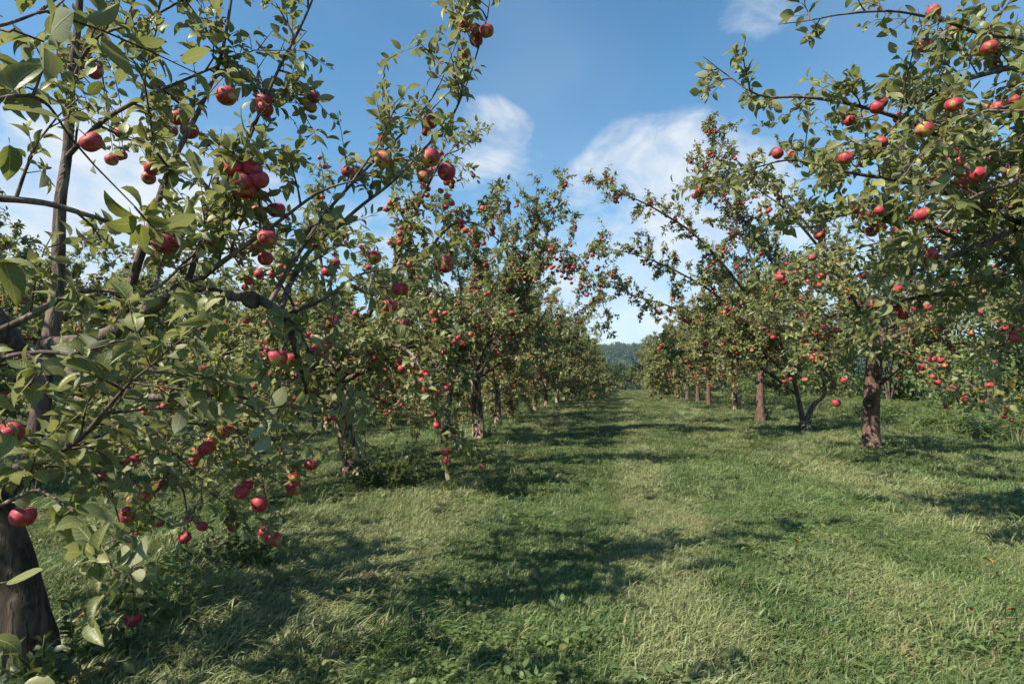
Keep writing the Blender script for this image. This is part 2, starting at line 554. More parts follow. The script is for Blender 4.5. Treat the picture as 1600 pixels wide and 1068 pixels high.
def tube(poly, r0, r1, sides, power=0.8, rng=None, knob=0.0, flare=0.0):
    P = np.asarray(poly, dtype=float)
    n = len(P)
    T = np.gradient(P, axis=0)
    T /= np.maximum(1e-9, np.linalg.norm(T, axis=1, keepdims=True))
    up = np.array([0.0, 0, 1]) if abs(T[0, 2]) < .9 else np.array([1.0, 0, 0])
    X = np.cross(T, up)
    for i in range(n):                                # carry the frame along
        if i:
            X[i] = X[i - 1] - T[i] * np.dot(X[i - 1], T[i])
        X[i] /= max(1e-9, np.linalg.norm(X[i]))
    Y = np.cross(T, X)
    t = np.linspace(0, 1, n)
    R = r0 + (r1 - r0) * t ** power
    if flare:
        R = R * (1 + flare * np.exp(-t * n * 0.55))
    a = np.linspace(0, 2 * np.pi, sides, endpoint=False)
    RR = np.repeat(R[:, None], sides, 1)
    if rng is not None and knob > 0:
        lob = rng.normal(0, 1, (n, sides))
        lob = (lob + np.roll(lob, 1, 0) + np.roll(lob, 1, 1)) / 1.7
        RR = RR * (1 + knob * lob)
    V = P[:, None, :] + RR[:, :, None] * (np.cos(a)[None, :, None] * X[:, None, :] + np.sin(a)[None, :, None] * Y[:, None, :])
    V = V.reshape(-1, 3)
    i = np.arange(n - 1)[:, None] * sides
    j = np.arange(sides)[None, :]
    k = (j + 1) % sides
    Fq = np.stack([i + j, i + k, i + k + sides, i + j + sides], -1).reshape(-1, 4)
    cap = np.array([[(n - 1) * sides + q, (n - 1) * sides + q + 1, n * sides] for q in range(sides - 1)] + [[n * sides - 1, (n - 1) * sides, n * sides]])
    V = np.concatenate([V, P[-1:] + T[-1:] * R[-1] * .6])
    return V, Fq, cap


def tubes_mesh(name, items, mat, rng=None, knob=0.0):
    Vs, Fq, Ft, b = [], [], [], 0
    for it in items:
        poly, r0, r1, sides = it[:4]
        v, q, c = tube(poly, r0, r1, sides, rng=rng if knob else None, knob=knob, flare=it[4] if len(it) > 4 else 0.0)
        Vs.append(v)
        Fq.append(q + b)
        Ft.append(c + b)
        b += len(v)
    return mesh_np(name, np.concatenate(Vs), [np.concatenate(Fq), np.concatenate(Ft)], mat)


def smooth_poly(pts, n):
    """Catmull-Rom through the points"""
    P = np.asarray(pts, dtype=float)
    P = np.concatenate([[2 * P[0] - P[1]], P, [2 * P[-1] - P[-2]]])
    m = len(P) - 3
    out = []
    for u in np.linspace(0, m - 1e-6, n):
        i = int(u)
        t = u - i
        a, b, c, d = P[i], P[i + 1], P[i + 2], P[i + 3]
        out.append(0.5 * ((2 * b) + (-a + c) * t + (2 * a - 5 * b + 4 * c - d) * t * t + (-a + 3 * b - 3 * c + d) * t ** 3))
    return np.array(out)


def apple_template(rings, segs, seed):
    """radius about 1, stem end +Z, with stalk hollow, eye hollow and slight ribs"""
    rg = np.random.default_rng(seed)
    ph = np.linspace(0, math.pi, rings + 2)
    tall = rg.uniform(.84, .95)
    V = []
    prof = []
    for p in ph:
        r = math.sin(p) ** 0.9 if 0 < p < math.pi else 0.0
        z = math.cos(p) * tall
        if p < .75:
            z -= 0.34 * (1 - p / .75) ** 1.5
        if p > math.pi - .6:
            z += 0.22 * (1 - (math.pi - p) / .6) ** 1.4
        r *= 1.0 + 0.05 * math.cos(p)
        prof.append((r, z))
    V.append((0, 0, prof[0][1]))
    lean = rg.uniform(-.06, .06)
    for r, z in prof[1:-1]:
        for k in range(segs):
            a = 2 * math.pi * k / segs
            rib = 1 + 0.02 * math.cos(5 * a) * (1 if z < 0 else .4)
            V.append((r * rib * math.cos(a) + lean * z, r * rib * math.sin(a), z))
    V.append((0, 0, prof[-1][1]))
    Q, Tt = [], []
    for k in range(segs):
        Tt.append((0, 1 + k, 1 + (k + 1) % segs))
    for i in range(rings - 1):
        for k in range(segs):
            a, b = 1 + i * segs + k, 1 + i * segs + (k + 1) % segs
            Q.append((a, a + segs, b + segs, b))
    last = len(V) - 1
    for k in range(segs):
        Tt.append((last, 1 + (rings - 1) * segs + (k + 1) % segs, 1 + (rings - 1) * segs + k))
    return np.array(V), np.array(Q), np.array(Tt)


AP_HI = [apple_template(13, 18, s) for s in range(3)]
AP_MID = [apple_template(6, 8, s + 5) for s in range(2)]
AP_LOW = [apple_template(3, 6, 9)]


def apple_data(name, T):
    v, q, t = T
    return mesh_np(name, v, [q, t], M_APPLE, {'apco': v, 'apr': np.zeros(len(v))})


D_AP_HI = [apple_data('apple', t) for t in AP_HI]
D_AP_MID = [apple_data('apple', t) for t in AP_MID]
D_STEM = tubes_mesh('stem', [(np.array([[0, 0, .5], [.03, .02, .9], [.12, .03, 1.35]]), .06, .045, 5)], M_TWIG)
D_LEAF = []
for v_, f_, c_ in LT_HI:
    D_LEAF.append(mesh_np('leaf', v_, f_, M_LEAF, {'leafco': c_}))
D_LEAF_MID = [mesh_np('leaf', v_, f_, M_LEAF, {'leafco': c_}) for v_, f_, c_ in LT_MID]


def apples_mesh(name, P, S, rng, temps):
    Vs, Fq, Ft, Cs, Rs, b = [], [], [], [], [], 0
    for p, s in zip(P, S):
        v, q, t = temps[rng.integers(len(temps))]
        R = np.array((Matrix.Rotation(rng.uniform(0, 6.3), 3, 'Z') @ Matrix.Rotation(rng.normal(0, .4), 3, 'X')))
        Vs.append((v @ R.T) * s + p)
        Fq.append(q + b)
        Ft.append(t + b)
        Cs.append(v)
        Rs.append(np.full(len(v), rng.random()))
        b += len(v)
    return mesh_np(name, np.concatenate(Vs), [np.concatenate(Fq), np.concatenate(Ft)], M_APPLE, {'apco': np.concatenate(Cs), 'apr': np.concatenate(Rs)})


# ------------------------------------------------------------------ tree builder
class Tree:
    def __init__(self, seed, base, leaf=0.075, lod=1, wood=1.0):
        self.g = np.random.default_rng(seed)
        self.base = np.asarray(base, dtype=float)
        self.leaf, self.lod, self.wood = leaf, lod, wood
        self.trunk, self.limbs, self.twigs = [], [], []
        self.LP, self.LA, self.LN, self.LS = [], [], [], []
        self.AP, self.AS = [], []
        self.apple_p = 0.08
        self.bare = None                                   # (height, radius) kept clear round the stem

    # --- leaves
    def shoot_leaves(self, poly, spacing, t0=0.0, size=None, up=0.35):
        g = self.g
        seg = np.linalg.norm(np.diff(poly, axis=0), axis=1)
        L = seg.sum()
        n = int(L * (1 - t0) / spacing)
        if n < 1:
            return
        cum = np.concatenate([[0], np.cumsum(seg)])
        s = (t0 + (1 - t0) * (np.arange(n) + g.random(n) * .7) / n) * L
        k = np.clip(np.searchsorted(cum, s) - 1, 0, len(seg) - 1)
        fr = ((s - cum[k]) / np.maximum(1e-6, seg[k]))[:, None]
        P = poly[k] * (1 - fr) + poly[k + 1] * fr
        D = (poly[k + 1] - poly[k]) / np.maximum(1e-6, seg[k])[:, None]
        ref = np.where(np.abs(D[:, 2:3]) < .9, np.array([[0, 0, 1.0]]), np.array([[1.0, 0, 0]]))
        X = np.cross(D, ref)
        X /= np.linalg.norm(X, axis=1, keepdims=True)
        Y = np.cross(D, X)
        a = np.arange(n) * 2.4 + g.uniform(0, 6.3) + g.normal(0, .35, n)
        rad = np.cos(a)[:, None] * X + np.sin(a)[:, None] * Y
        A = rad * 0.85 + D * g.uniform(.4, 1.25, n)[:, None] + np.array([[0, 0, up]]) * g.uniform(-1.0, 1.0, n)[:, None] + g.normal(0, .18, (n, 3))
        N = np.array([[0, 0, .9]]) + D * .55 - rad * .25 + g.normal(0, .58, (n, 3))
        sz = (size or self.leaf) * np.clip(g.normal(1.0, .22, n), .5, 1.5)
        sz *= np.where(s > L * .9, .72, 1.0)
        self.LP.append(P)
        self.LA.append(A)
        self.LN.append(N)
        self.LS.append(sz)

    def rosette(self, p, d, n=None, size=None):
        g = self.g
        n = n or int(g.integers(5, 10))
        d = unit(d)
        a = np.arange(n) * 2.4 + g.uniform(0, 6.3)
        ref = np.array([0, 0, 1.0]) if abs(d[2]) < .9 else np.array([1.0, 0, 0])
        X = unit(np.cross(d, ref))
        Y = np.cross(d, X)
        rad = np.cos(a)[:, None] * X + np.sin(a)[:, None] * Y
        A = rad + d * g.uniform(.1, .7, n)[:, None] + g.normal(0, .2, (n, 3))
        N = d + np.array([[0, 0, .6]]) - rad * .2 + g.normal(0, .48, (n, 3))
        self.LP.append(np.repeat(p[None], n, 0) + g.normal(0, .004, (n, 3)))
        self.LA.append(A)
        self.LN.append(N)
        self.LS.append((size or self.leaf) * np.clip(g.normal(.95, .25, n), .45, 1.4))

    def wander(self, p, d, L, n, jit=.16, bias=0.0):
        g = self.g
        d = unit(d)
        out = [np.asarray(p, dtype=float)]
        st = L / n
        for i in range(n):
            d = unit(d + g.normal(0, jit, 3) + np.array([0, 0, bias]))
            out.append(out[-1] + d * st)
        return np.array(out)

    def apples_at(self, p, n=1, size=None):
        g = self.g
        for i in range(n):
            s = (size or .0325) * g.uniform(.72, 1.15)
            self.AP.append(np.asarray(p) + np.array([g.normal(0, .03), g.normal(0, .03), -.045 - i * .03 + g.normal(0, .015)]) + (unit(g.normal(0, 1, 3)) * np.array([.05, .05, .02]) if i else 0))
            self.AS.append(s)

    # --- wood
    def twig(self, p, d, L, r, leaf_sp=.03, bias=0.0, level=0):
        g = self.g
        n = max(3, int(L / .07))
        poly = self.wander(p, d, L, n, .15, bias)
        self.twigs.append((poly, r, max(.0011, r * .35), 4 if r > .004 else 3))
        self.shoot_leaves(poly, leaf_sp, .08)
        return poly

    def lateral(self, p, d, L, r, bias=0.0, dens=1.0):
        g = self.g
        n = max(4, int(L / .09))
        poly = self.wander(p, d, L, n, .17, bias)
        self.twigs.append((poly, r, max(.0014, r * .3), 5 if r > .006 else 4))
        self.shoot_leaves(poly, .038 / dens, .2)
        k = max(2, int(L / .058 * dens))
        for i in range(k):
            t = g.uniform(.12, 1.0)
            j = min(n - 1, int(t * n))
            q = poly[j] + (poly[j + 1] - poly[j]) * g.random()
            dd = unit(poly[j + 1] - poly[j])
            side = unit(np.cross(dd, g.normal(0, 1, 3)))
            if g.random() < .5:                                      # spur with a rosette
                e = q + (side * .8 + dd * .3 + np.array([0, 0, .2])) * g.uniform(.015, .05)
                self.twigs.append((np.array([q, e]), .0022, .0016, 3))
                self.rosette(e, side + dd * .3 + np.array([0, 0, .3]))
                if g.random() < self.apple_p:
                    self.apples_at(e, int(g.choice([1, 1, 2, 2, 3])))
            else:
                tl = g.uniform(.10, .30) * (1.15 - t * .5)
                self.twig(q, side * .8 + dd * .6 + np.array([0, 0, .15]), tl, .0028, .027 / dens, bias * .6)
        return poly

    def grow_limb(self, poly, r0, r1, own=True, lat=(.25, .75), sp=.13, t0=.15, upb=.12, sprout=.25, droop=.2, dens=1.0, sides=8, tip=True, hang=0.0):
        """a limb with laterals along it; upb turns laterals up, sprout share are upright shoots, droop share hang"""
        g = self.g
        poly = np.asarray(poly, dtype=float)
        if own:
            self.limbs.append((poly, r0, r1, sides))
        else:
            self.twigs.append((poly, r0, r1, max(4, sides - 3)))
        seg = np.linalg.norm(np.diff(poly, axis=0), axis=1)
        L = seg.sum()
        cum = np.concatenate([[0], np.cumsum(seg)])
        k = max(2, int(L * (1 - t0) / sp))
        for i in range(k):
            t = t0 + (1 - t0) * (i + g.random()) / k
            j = min(len(seg) - 1, max(0, int(np.searchsorted(cum, t * L)) - 1))
            q = poly[j] + (poly[j + 1] - poly[j]) * min(1, max(0, (t * L - cum[j]) / max(1e-6, seg[j])))
            dd = unit(poly[j + 1] - poly[j])
            ll = g.uniform(*lat) * (1.1 - .35 * t)
            rr = max(.003, min(r0 * .5, .0045 + ll * .0045))
            u = g.random()
            side = unit(np.cross(dd, g.normal(0, 1, 3)))
            if u < sprout:
                d = np.array([0, 0, 1.0]) + dd * .35 + g.normal(0, .22, 3)
                self.lateral(q, d, ll * 1.15, rr, .03, dens)
            elif u < sprout + droop:
                d = side * np.array([1, 1, .3]) + dd * .5 + np.array([0, 0, -.25])
                self.lateral(q, d, ll * .95, rr, -.10, dens)
            else:
                d = side * .95 + dd * .65 + np.array([0, 0, upb])
                self.lateral(q, d, ll, rr, upb * .25 - hang, dens)
        if tip:
            dd = unit(poly[-1] - poly[-2])
            self.lateral(poly[-1], dd, g.uniform(.25, .5), max(.003, r1), .02, dens)

    def scaffold(self, n, h0, h1, L=(1.4, 2.2), el=(5, 50), top=True, az0=None, squash=1.0, **kw):
        """spreading limbs from the trunk"""
        g = self.g
        az0 = g.uniform(0, 6.3) if az0 is None else az0
        tp, tr0, tr1 = self.trunk[0][0], self.trunk[0][1], self.trunk[0][2]
        zs = tp[:, 2]
        for i in range(n):
            az = az0 + i * 2.4 + g.normal(0, .25)
            h = h0 + (h1 - h0) * (i + .5 * g.random()) / n
            j = int(np.clip(np.searchsorted(zs, self.base[2] + h), 1, len(tp) - 1))
            p = tp[j]
            e = math.radians(g.uniform(*el) + 25.0 * i / n)
            d = np.array([math.cos(az) * math.cos(e), math.sin(az) * math.cos(e) * squash, math.sin(e)])
            ll = g.uniform(*L) * (1.1 - .35 * i / n)
            poly = self.wander(p, d, ll, 12, .13, g.uniform(-.035, .05))
            r = self.wood * g.uniform(.022, .034)
            self.grow_limb(poly, r, .006, **kw)

    # --- output
    def finish(self, name, label, group, cat='apple tree', bark=M_BARK_OLD, n_leaf=0, n_apple=0, min_px=0.0, stems=0, leafmat=None, knob=.05):
        g = self.g
        b = self.base
        root = empty(name, b)
        tag(root, label, cat, group)
        self.root = root
        for poly, r0, r1, s, fl in self.trunk:
            link('trunk', tubes_mesh('trunk', [(poly - b, r0, r1, s, fl)], bark, g, knob), root)
        for poly, r0, r1, s in self.limbs:
            link('limb', tubes_mesh('limb', [(poly - b, r0, r1, s)], M_LIMB, g, knob), root)
        near = lambda P: np.linalg.norm(P - EYE, axis=1) > .33
        if self.twigs:
            tw = [(p - b, r0, r1, s) for p, r0, r1, s in self.twigs if np.linalg.norm(p[0] - EYE) > .6 and np.linalg.norm(p[-1] - EYE) > .6]
            tag(link('twigs', tubes_mesh('twigs', tw, M_TWIG), root), kind='stuff')
        if self.LP:
            P, A, N, S = (np.concatenate(x) for x in (self.LP, self.LA, self.LN, self.LS))
            ok = near(P) & (P[:, 2] > gz(P[:, 0], P[:, 1]) + .05)
            if self.bare:
                ok &= ~((P[:, 2] < b[2] + self.bare[0]) & (np.hypot(P[:, 0] - b[0], P[:, 1] - b[1]) < self.bare[1]))
            P, A, N, S = P[ok], A[ok], N[ok], S[ok]
            single = np.zeros(len(P), dtype=bool)
            if n_leaf:
                x, y, d = proj(P + A / np.linalg.norm(A, axis=1, keepdims=True) * S[:, None] * .5)
                vis = (x > -10) & (x < 1610) & (y > -10) & (y < 1078) & (d > .2)
                score = np.where(vis, S / np.maximum(d, .2), 0)
                o = np.argsort(-score)[:n_leaf]
                single[o[score[o] > 0]] = True
                R = frames(A, N)
                for i in np.where(single)[0]:
                    lf = bpy.data.objects.new('leaf', D_LEAF[g.integers(len(D_LEAF))])
                    COL.objects.link(lf)
                    lf.parent = root
                    M = np.eye(4)
                    M[:3, :3] = R[i] * S[i]
                    M[:3, 3] = P[i] - b
                    lf.matrix_local = Matrix(M.tolist())
            r = ~single
            tmp = {2: LT_HI, 1: LT_MID, 0: LT_LOW}[self.lod] if not n_leaf or self.lod == 2 else LT_MID
            tag(link('leaves', leaves_mesh('leaves', P[r] - b, A[r], N[r], S[r], g, tmp, leafmat or M_LEAF), root), kind='stuff')
            self.n_leaves = len(P)
        if self.AP:
            P, S = np.array(self.AP), np.array(self.AS)
            ok = near(P) & (P[:, 2] > gz(P[:, 0], P[:, 1]) + .05)
            if self.bare:
                ok &= ~((P[:, 2] < b[2] + self.bare[0]) & (np.hypot(P[:, 0] - b[0], P[:, 1] - b[1]) < self.bare[1]))
            P, S = P[ok], S[ok]
            x, y, d = proj(P)
            vis = (x > -20) & (x < 1620) & (y > -20) & (y < 1088) & (d > .2)
            score = np.where(vis, S * 2 * F / np.maximum(d, .2), 0)
            o = np.argsort(-score)[:n_apple]
            o = [i for i in o if score[i] > min_px]
            single = np.zeros(len(P), dtype=bool)
            single[o] = True
            for q, i in enumerate(o):
                ap = bpy.data.objects.new('apple', D_AP_HI[g.integers(3)] if score[i] > 13 else D_AP_MID[g.integers(2)])
                COL.objects.link(ap)
                ap.parent = root
                ap.location = P[i] - b
                ap.scale = (S[i],) * 3
                ap.rotation_euler = (g.normal(0, .38), g.normal(0, .38), g.uniform(0, 6.3))
                if q < stems:
                    st = bpy.data.objects.new('stem', D_STEM)
                    COL.objects.link(st)
                    st.parent = ap
            if (~single).any():
                tag(link('apples', apples_mesh('apples', P[~single] - b, S[~single], g, AP_MID if self.lod > 0 else AP_LOW), root), kind='stuff')
        return root


def knot(t, p, towards, r):
    """pruning scar: a raised collar round a sunken core"""
    n = unit(np.asarray(towards) - p)
    X = unit(np.cross(n, [0, 0, 1.0]))
    Y = np.cross(n, X)
    V, Q = [], []
    prof = ((1.5, -.5), (1.25, .12), (.95, .30), (.72, .22), (.55, -.05), (.25, -.12))
    m = 14
    for rr, h in prof:
        for k in range(m):
            a = 2 * math.pi * k / m
            w = 1 + .10 * math.sin(2 * a + r * 90) + t.g.normal(0, .03)
            V.append(p + (X * math.cos(a) * .9 + Y * math.sin(a)) * rr * r * w + n * h * r)
    for i in range(len(prof) - 1):
        for k in range(m):
            Q.append((i * m + k, (i + 1) * m + k, (i + 1) * m + (k + 1) % m, i * m + (k + 1) % m))
    V.append(p - n * .12 * r)
    c = len(V) - 1
    T = [((len(prof) - 1) * m + k, c, (len(prof) - 1) * m + (k + 1) % m) for k in range(m)]
    link('knot', mesh_np('knot', np.array(V) - t.base, [np.array(Q), np.array(T)], M_BARK_SHADED_DARK), t.root)


def px_poly(pts, n=None):
    return smooth_poly([at(*p) for p in pts], n or max(8, 4 * len(pts)))


def set_trunk(t, pts, r0, r1, sides=14, flare=.35, n=14):
    """trunk through world points"""
    P = smooth_poly(pts, n)
    t.trunk.append((P, r0, r1, sides, flare))
    return P



# ------------------------------------------------------------------ the row trees beside the lane, nearest ones limb by limb
ROW_L, ROW_R, ROW_L2 = 'apple trees of the row left of the lane', 'apple trees of the row right of the lane', 'apple trees of the next row to the left'


def hang_twig(t, p, wood):
    """a thin leafy spur from the nearest wood down to an apple"""
    d = np.linalg.norm(wood - p, axis=1) + .25 * np.clip(p[2] - wood[:, 2], 0, 1)
    i = int(np.argmin(d))
    q = wood[i]
    L = float(np.linalg.norm(q - p))
    if .06 < L < 1.3:
        e = p + np.array([0, 0, .05])
        mid = (q + e) / 2 + np.array([0, 0, .12 * L]) + t.g.normal(0, .05 * L, 3)
        poly = smooth_poly([q, mid, e + np.array([0, 0, .04]), e], max(5, int(L / .06)))
        t.twigs.append((poly, .0022 + .002 * min(L, 1), .0014, 4))
        t.shoot_leaves(poly, .035, .15)
        t.rosette(poly[-2], np.array([0, 0, .4]) + t.g.normal(0, .5, 3), 4)


def wood_points(t):
    return np.concatenate([x[0] for x in t.limbs + t.twigs])


def put_apples(t, lst, big=.042):
    wood = wood_points(t)
    for px, py, dia in lst:
        hang_twig(t, at(px, py, 2 * big * F / dia), wood)
    for px, py, dia in lst:
        d = 2 * big * F / dia
        t.AP.append(at(px, py, d))
        t.AS.append(big * .88)


def tree_left_near():
    b = ground_at(58, 1046)
    t = Tree(11, b, leaf=.064, lod=2)
    t.apple_p = .10
    set_trunk(t, [b + [0, 0, -.08], at(48, 990, 1.99), at(18, 880, 2.0), at(-8, 790, 2.02), at(2, 745, 2.1)], .080, .052, 16)
    own = dict(sides=10)
    A = dict(lat=(.20, .50), sp=.135, droop=.16, sprout=.25, dens=1.3)
    t.grow_limb(px_poly([(-2, 770, 2.06), (35, 735, 2.15), (60, 655, 2.2), (70, 570, 2.25), (86, 480, 2.3), (91, 400, 2.35), (94, 320, 2.4), (106, 230, 2.45), (112, 120, 2.5), (122, 30, 2.55), (130, -90, 2.6)]), .042, .012, lat=(.2, .45), sp=.13, t0=.66, sides=12)
    t.grow_limb(px_poly([(72, 540, 2.27), (140, 532, 2.2), (190, 512, 2.15), (250, 470, 2.1), (300, 446, 2.1), (342, 460, 2.1), (400, 466, 2.1), (438, 490, 2.12), (452, 512, 2.16), (462, 545, 2.2)]), .036, .012, t0=.62, sides=12, **A)
    t.grow_limb(px_poly([(188, 512, 2.15), (212, 420, 2.15), (236, 350, 2.2), (266, 262, 2.28), (308, 178, 2.36), (345, 90, 2.4), (366, -30, 2.45)]), .020, .005, t0=.42, **A)
    t.grow_limb(px_poly([(292, 446, 2.1), (330, 335, 2.2), (382, 232, 2.3), (430, 120, 2.35), (480, 20, 2.4), (505, -50, 2.45)]), .012, .003, t0=.1, lat=(.15, .38), sp=.15, own=True)
    t.grow_limb(px_poly([(-60, 540, 1.8), (30, 502, 1.85), (100, 464, 1.9), (150, 453, 1.95), (232, 456, 2.0), (300, 400, 2.05)]), .013, .005, t0=.1, **A)
    t.grow_limb(px_poly([(-60, 306, 1.7), (0, 310, 1.75), (70, 317, 1.8), (130, 334, 1.85), (172, 348, 1.9), (250, 385, 2.0), (330, 390, 2.1)]), .014, .004, t0=.1, lat=(.15, .4), sp=.13)
    t.grow_limb(px_poly([(80, 560, 2.26), (140, 600, 2.2), (195, 614, 2.15), (250, 621, 2.1), (332, 614, 2.1)]), .022, .014, t0=.5, lat=(.15, .3), sp=.2, tip=False)
    t.grow_limb(px_poly([(436, 490, 2.12), (455, 440, 2.3), (482, 394, 2.45), (508, 373, 2.5), (560, 325, 2.55), (612, 285, 2.6), (660, 235, 2.6), (702, 190, 2.62), (735, 115, 2.65), (762, 25, 2.68)]), .013, .003, t0=.12, lat=(.12, .34), sp=.16, droop=.1, dens=1.3)
    t.grow_limb(px_poly([(420, 475, 2.12), (470, 390, 2.35), (520, 320, 2.5), (580, 256, 2.6), (632, 205, 2.65), (677, 150, 2.7), (700, 100, 2.72)]), .010, .003, t0=.15, lat=(.12, .36), sp=.15, droop=.1)
    keep_p, t.apple_p, t.leaf = t.apple_p, 0.0, .074
    t.grow_limb(px_poly([(-10, 760, 2.05), (60, 720, 1.85), (120, 690, 1.7), (165, 640, 1.6), (200, 600, 1.55)]), .012, .004, t0=.2, lat=(.12, .28), sp=.10, droop=.3)
    t.grow_limb(px_poly([(-20, 800, 2.05), (20, 780, 1.8), (55, 765, 1.62), (80, 775, 1.55)]), .009, .003, t0=.3, lat=(.08, .2), sp=.10, droop=.4)
    t.grow_limb(px_poly([(-90, 640, 1.6), (-20, 570, 1.58), (60, 550, 1.56), (130, 560, 1.56), (170, 590, 1.56)]), .010, .003, t0=.1, lat=(.10, .28), sp=.11, droop=.35)
    t.grow_limb(px_poly([(-120, 200, .95), (-40, 170, .98), (20, 150, 1.0), (70, 160, 1.05), (110, 215, 1.12)]), .006, .002, t0=.1, lat=(.06, .13), sp=.15, droop=.3)
    t.grow_limb(px_poly([(-140, 60, .8), (-60, 45, .82), (0, 40, .84), (60, 20, .9)]), .005, .002, t0=.1, lat=(.04, .08), sp=.3)
    t.apple_p, t.leaf = keep_p, .064
    t.grow_limb(px_poly([(112, 130, 2.5), (150, 60, 2.4), (230, 30, 2.3), (320, -20, 2.3)]), .010, .003, t0=.1, lat=(.18, .45), sp=.13)
    t.grow_limb(px_poly([(100, 250, 2.45), (160, 190, 2.3), (230, 150, 2.25), (300, 120, 2.3), (370, 90, 2.4)]), .012, .003, t0=.1, **A)
    t.grow_limb(px_poly([(300, 446, 2.1), (360, 400, 2.0), (430, 350, 2.0), (500, 300, 2.1), (560, 280, 2.15)]), .012, .003, t0=.1, **A)
    t.grow_limb(px_poly([(440, 492, 2.12), (500, 470, 2.15), (560, 430, 2.2), (610, 420, 2.3)]), .010, .003, t0=.1, lat=(.15, .4), sp=.12, droop=.3)
    t.grow_limb(px_poly([(480, 548, 2.16), (500, 555, 2.2), (520, 570, 2.25), (535, 600, 2.3)]), .008, .003, t0=.1, lat=(.10, .22), sp=.18, droop=.2)
    t.grow_limb(px_poly([(40, 730, 2.15), (130, 700, 2.6), (210, 700, 2.9), (275, 740, 3.1), (292, 800, 3.2), (292, 850, 3.25)]), .009, .003, t0=.2, lat=(.10, .22), sp=.16, droop=.5, hang=.06)
    t.grow_limb(px_poly([(60, 655, 2.2), (120, 640, 2.5), (180, 690, 2.8), (204, 760, 3.0)]), .008, .002, t0=.3, lat=(.10, .22), sp=.17, droop=.5, hang=.06)
    t.grow_limb(px_poly([(35, 735, 2.15), (180, 672, 2.6), (275, 661, 2.8), (332, 663, 2.9), (366, 653, 2.9), (420, 690, 3.0)]), .009, .003, t0=.35, lat=(.15, .35), sp=.16, droop=.4)
    t.apple_p = .16
    for pts in ([(140, 600, 2.2), (170, 650, 2.4), (190, 700, 2.55), (205, 745, 2.65)], [(190, 690, 2.75), (240, 690, 2.9), (285, 720, 3.0), (330, 770, 3.1)], [(250, 621, 2.1), (300, 640, 2.3), (350, 660, 2.5), (400, 700, 2.7), (412, 760, 2.8)],
                [(332, 614, 2.1), (380, 620, 2.3), (420, 640, 2.5), (436, 690, 2.6)], [(60, 655, 2.2), (110, 700, 2.2), (150, 740, 2.2), (180, 790, 2.2)]):
        t.grow_limb(px_poly(pts), .006, .002, own=False, t0=.1, lat=(.14, .34), sp=.09, droop=.45, sprout=.08, hang=.03)
    put_apples(t, [(92, 53, 28), (142, 66, 26), (149, 112, 28), (181, 88, 18), (143, 222, 38), (190, 208, 24), (174, 250, 22), (189, 243, 21), (240, 262, 30), (232, 278, 24),
                   (280, 183, 34), (296, 204, 31), (354, 150, 36), (268, 205, 22), (393, 265, 38), (398, 282, 26), (368, 300, 26), (400, 384, 29), (478, 376, 22), (543, 268, 24), (558, 272, 28),
                   (585, 402, 26), (598, 217, 20), (433, 558, 36), (455, 562, 29), (518, 503, 28), (507, 537, 29), (490, 527, 14), (480, 523, 14), (517, 650, 24), (537, 645, 26),
                   (14, 676, 46), (36, 806, 40), (74, 708, 20), (120, 712, 18), (322, 576, 24), (335, 580, 18), (233, 571, 13), (250, 605, 14), (405, 428, 18), (524, 410, 18), (510, 425, 18)])
    # unseen outer half of the crown, added to shade lower leaves and grass
    top = b + [-.35, .15, 1.15]
    for d in ((-.9, -.7, .75), (-1.0, -.1, .9), (-1.0, .6, .8), (-.9, -.5, 1.4), (-.6, -.75, .9), (-.15, -1.0, .8)):
        t.grow_limb(t.wander(top, d, t.g.uniform(1.6, 2.2), 12, .10, .0), .028, .006, t0=.25, lat=(.3, .7), sp=.17)
    # a few large leaves close to the lens at the picture's left edge
    for (x0, y0, x1, y1, d, nn) in ((5, 160, 52, 78, .9, (.4, -.8, .3)), (-40, 128, 50, 112, .72, (.74, .3, .6)), (92, 105, 118, 135, .9, (.6, -.6, .4)),
                                    (-20, 420, 44, 385, 1.2, (0, -.5, .8)), (0, 390, 30, 478, 1.2, (.7, -.5, .3)), (-10, 175, 90, 165, 1.0, (.1, -.4, .9)), (0, 910, 72, 898, 1.2, (0, -.3, 1)),
                                    (-30, 1000, 40, 990, 1.0, (0, -.2, 1)), (18, 1075, 100, 1066, 1.0, (0, -.2, 1)), (14, 215, 20, 285, 1.0, (.9, -.4, .1))):
        a, c = at(x0, y0, d), at(x1, y1, d)
        t.LP.append(a[None])
        t.LA.append((c - a)[None])
        t.LN.append(np.array([nn], dtype=float))
        t.LS.append(np.array([np.linalg.norm(c - a)]))
    t.finish('apple_tree', 'nearest old apple tree, dark leaning trunk, its limbs spreading across the left of the picture', ROW_L, bark=M_BARK_SHADED_DARK, n_leaf=300, n_apple=200, stems=40)
    knot(t, at(392, 468, 2.075), at(392, 480, 1.0), .024)


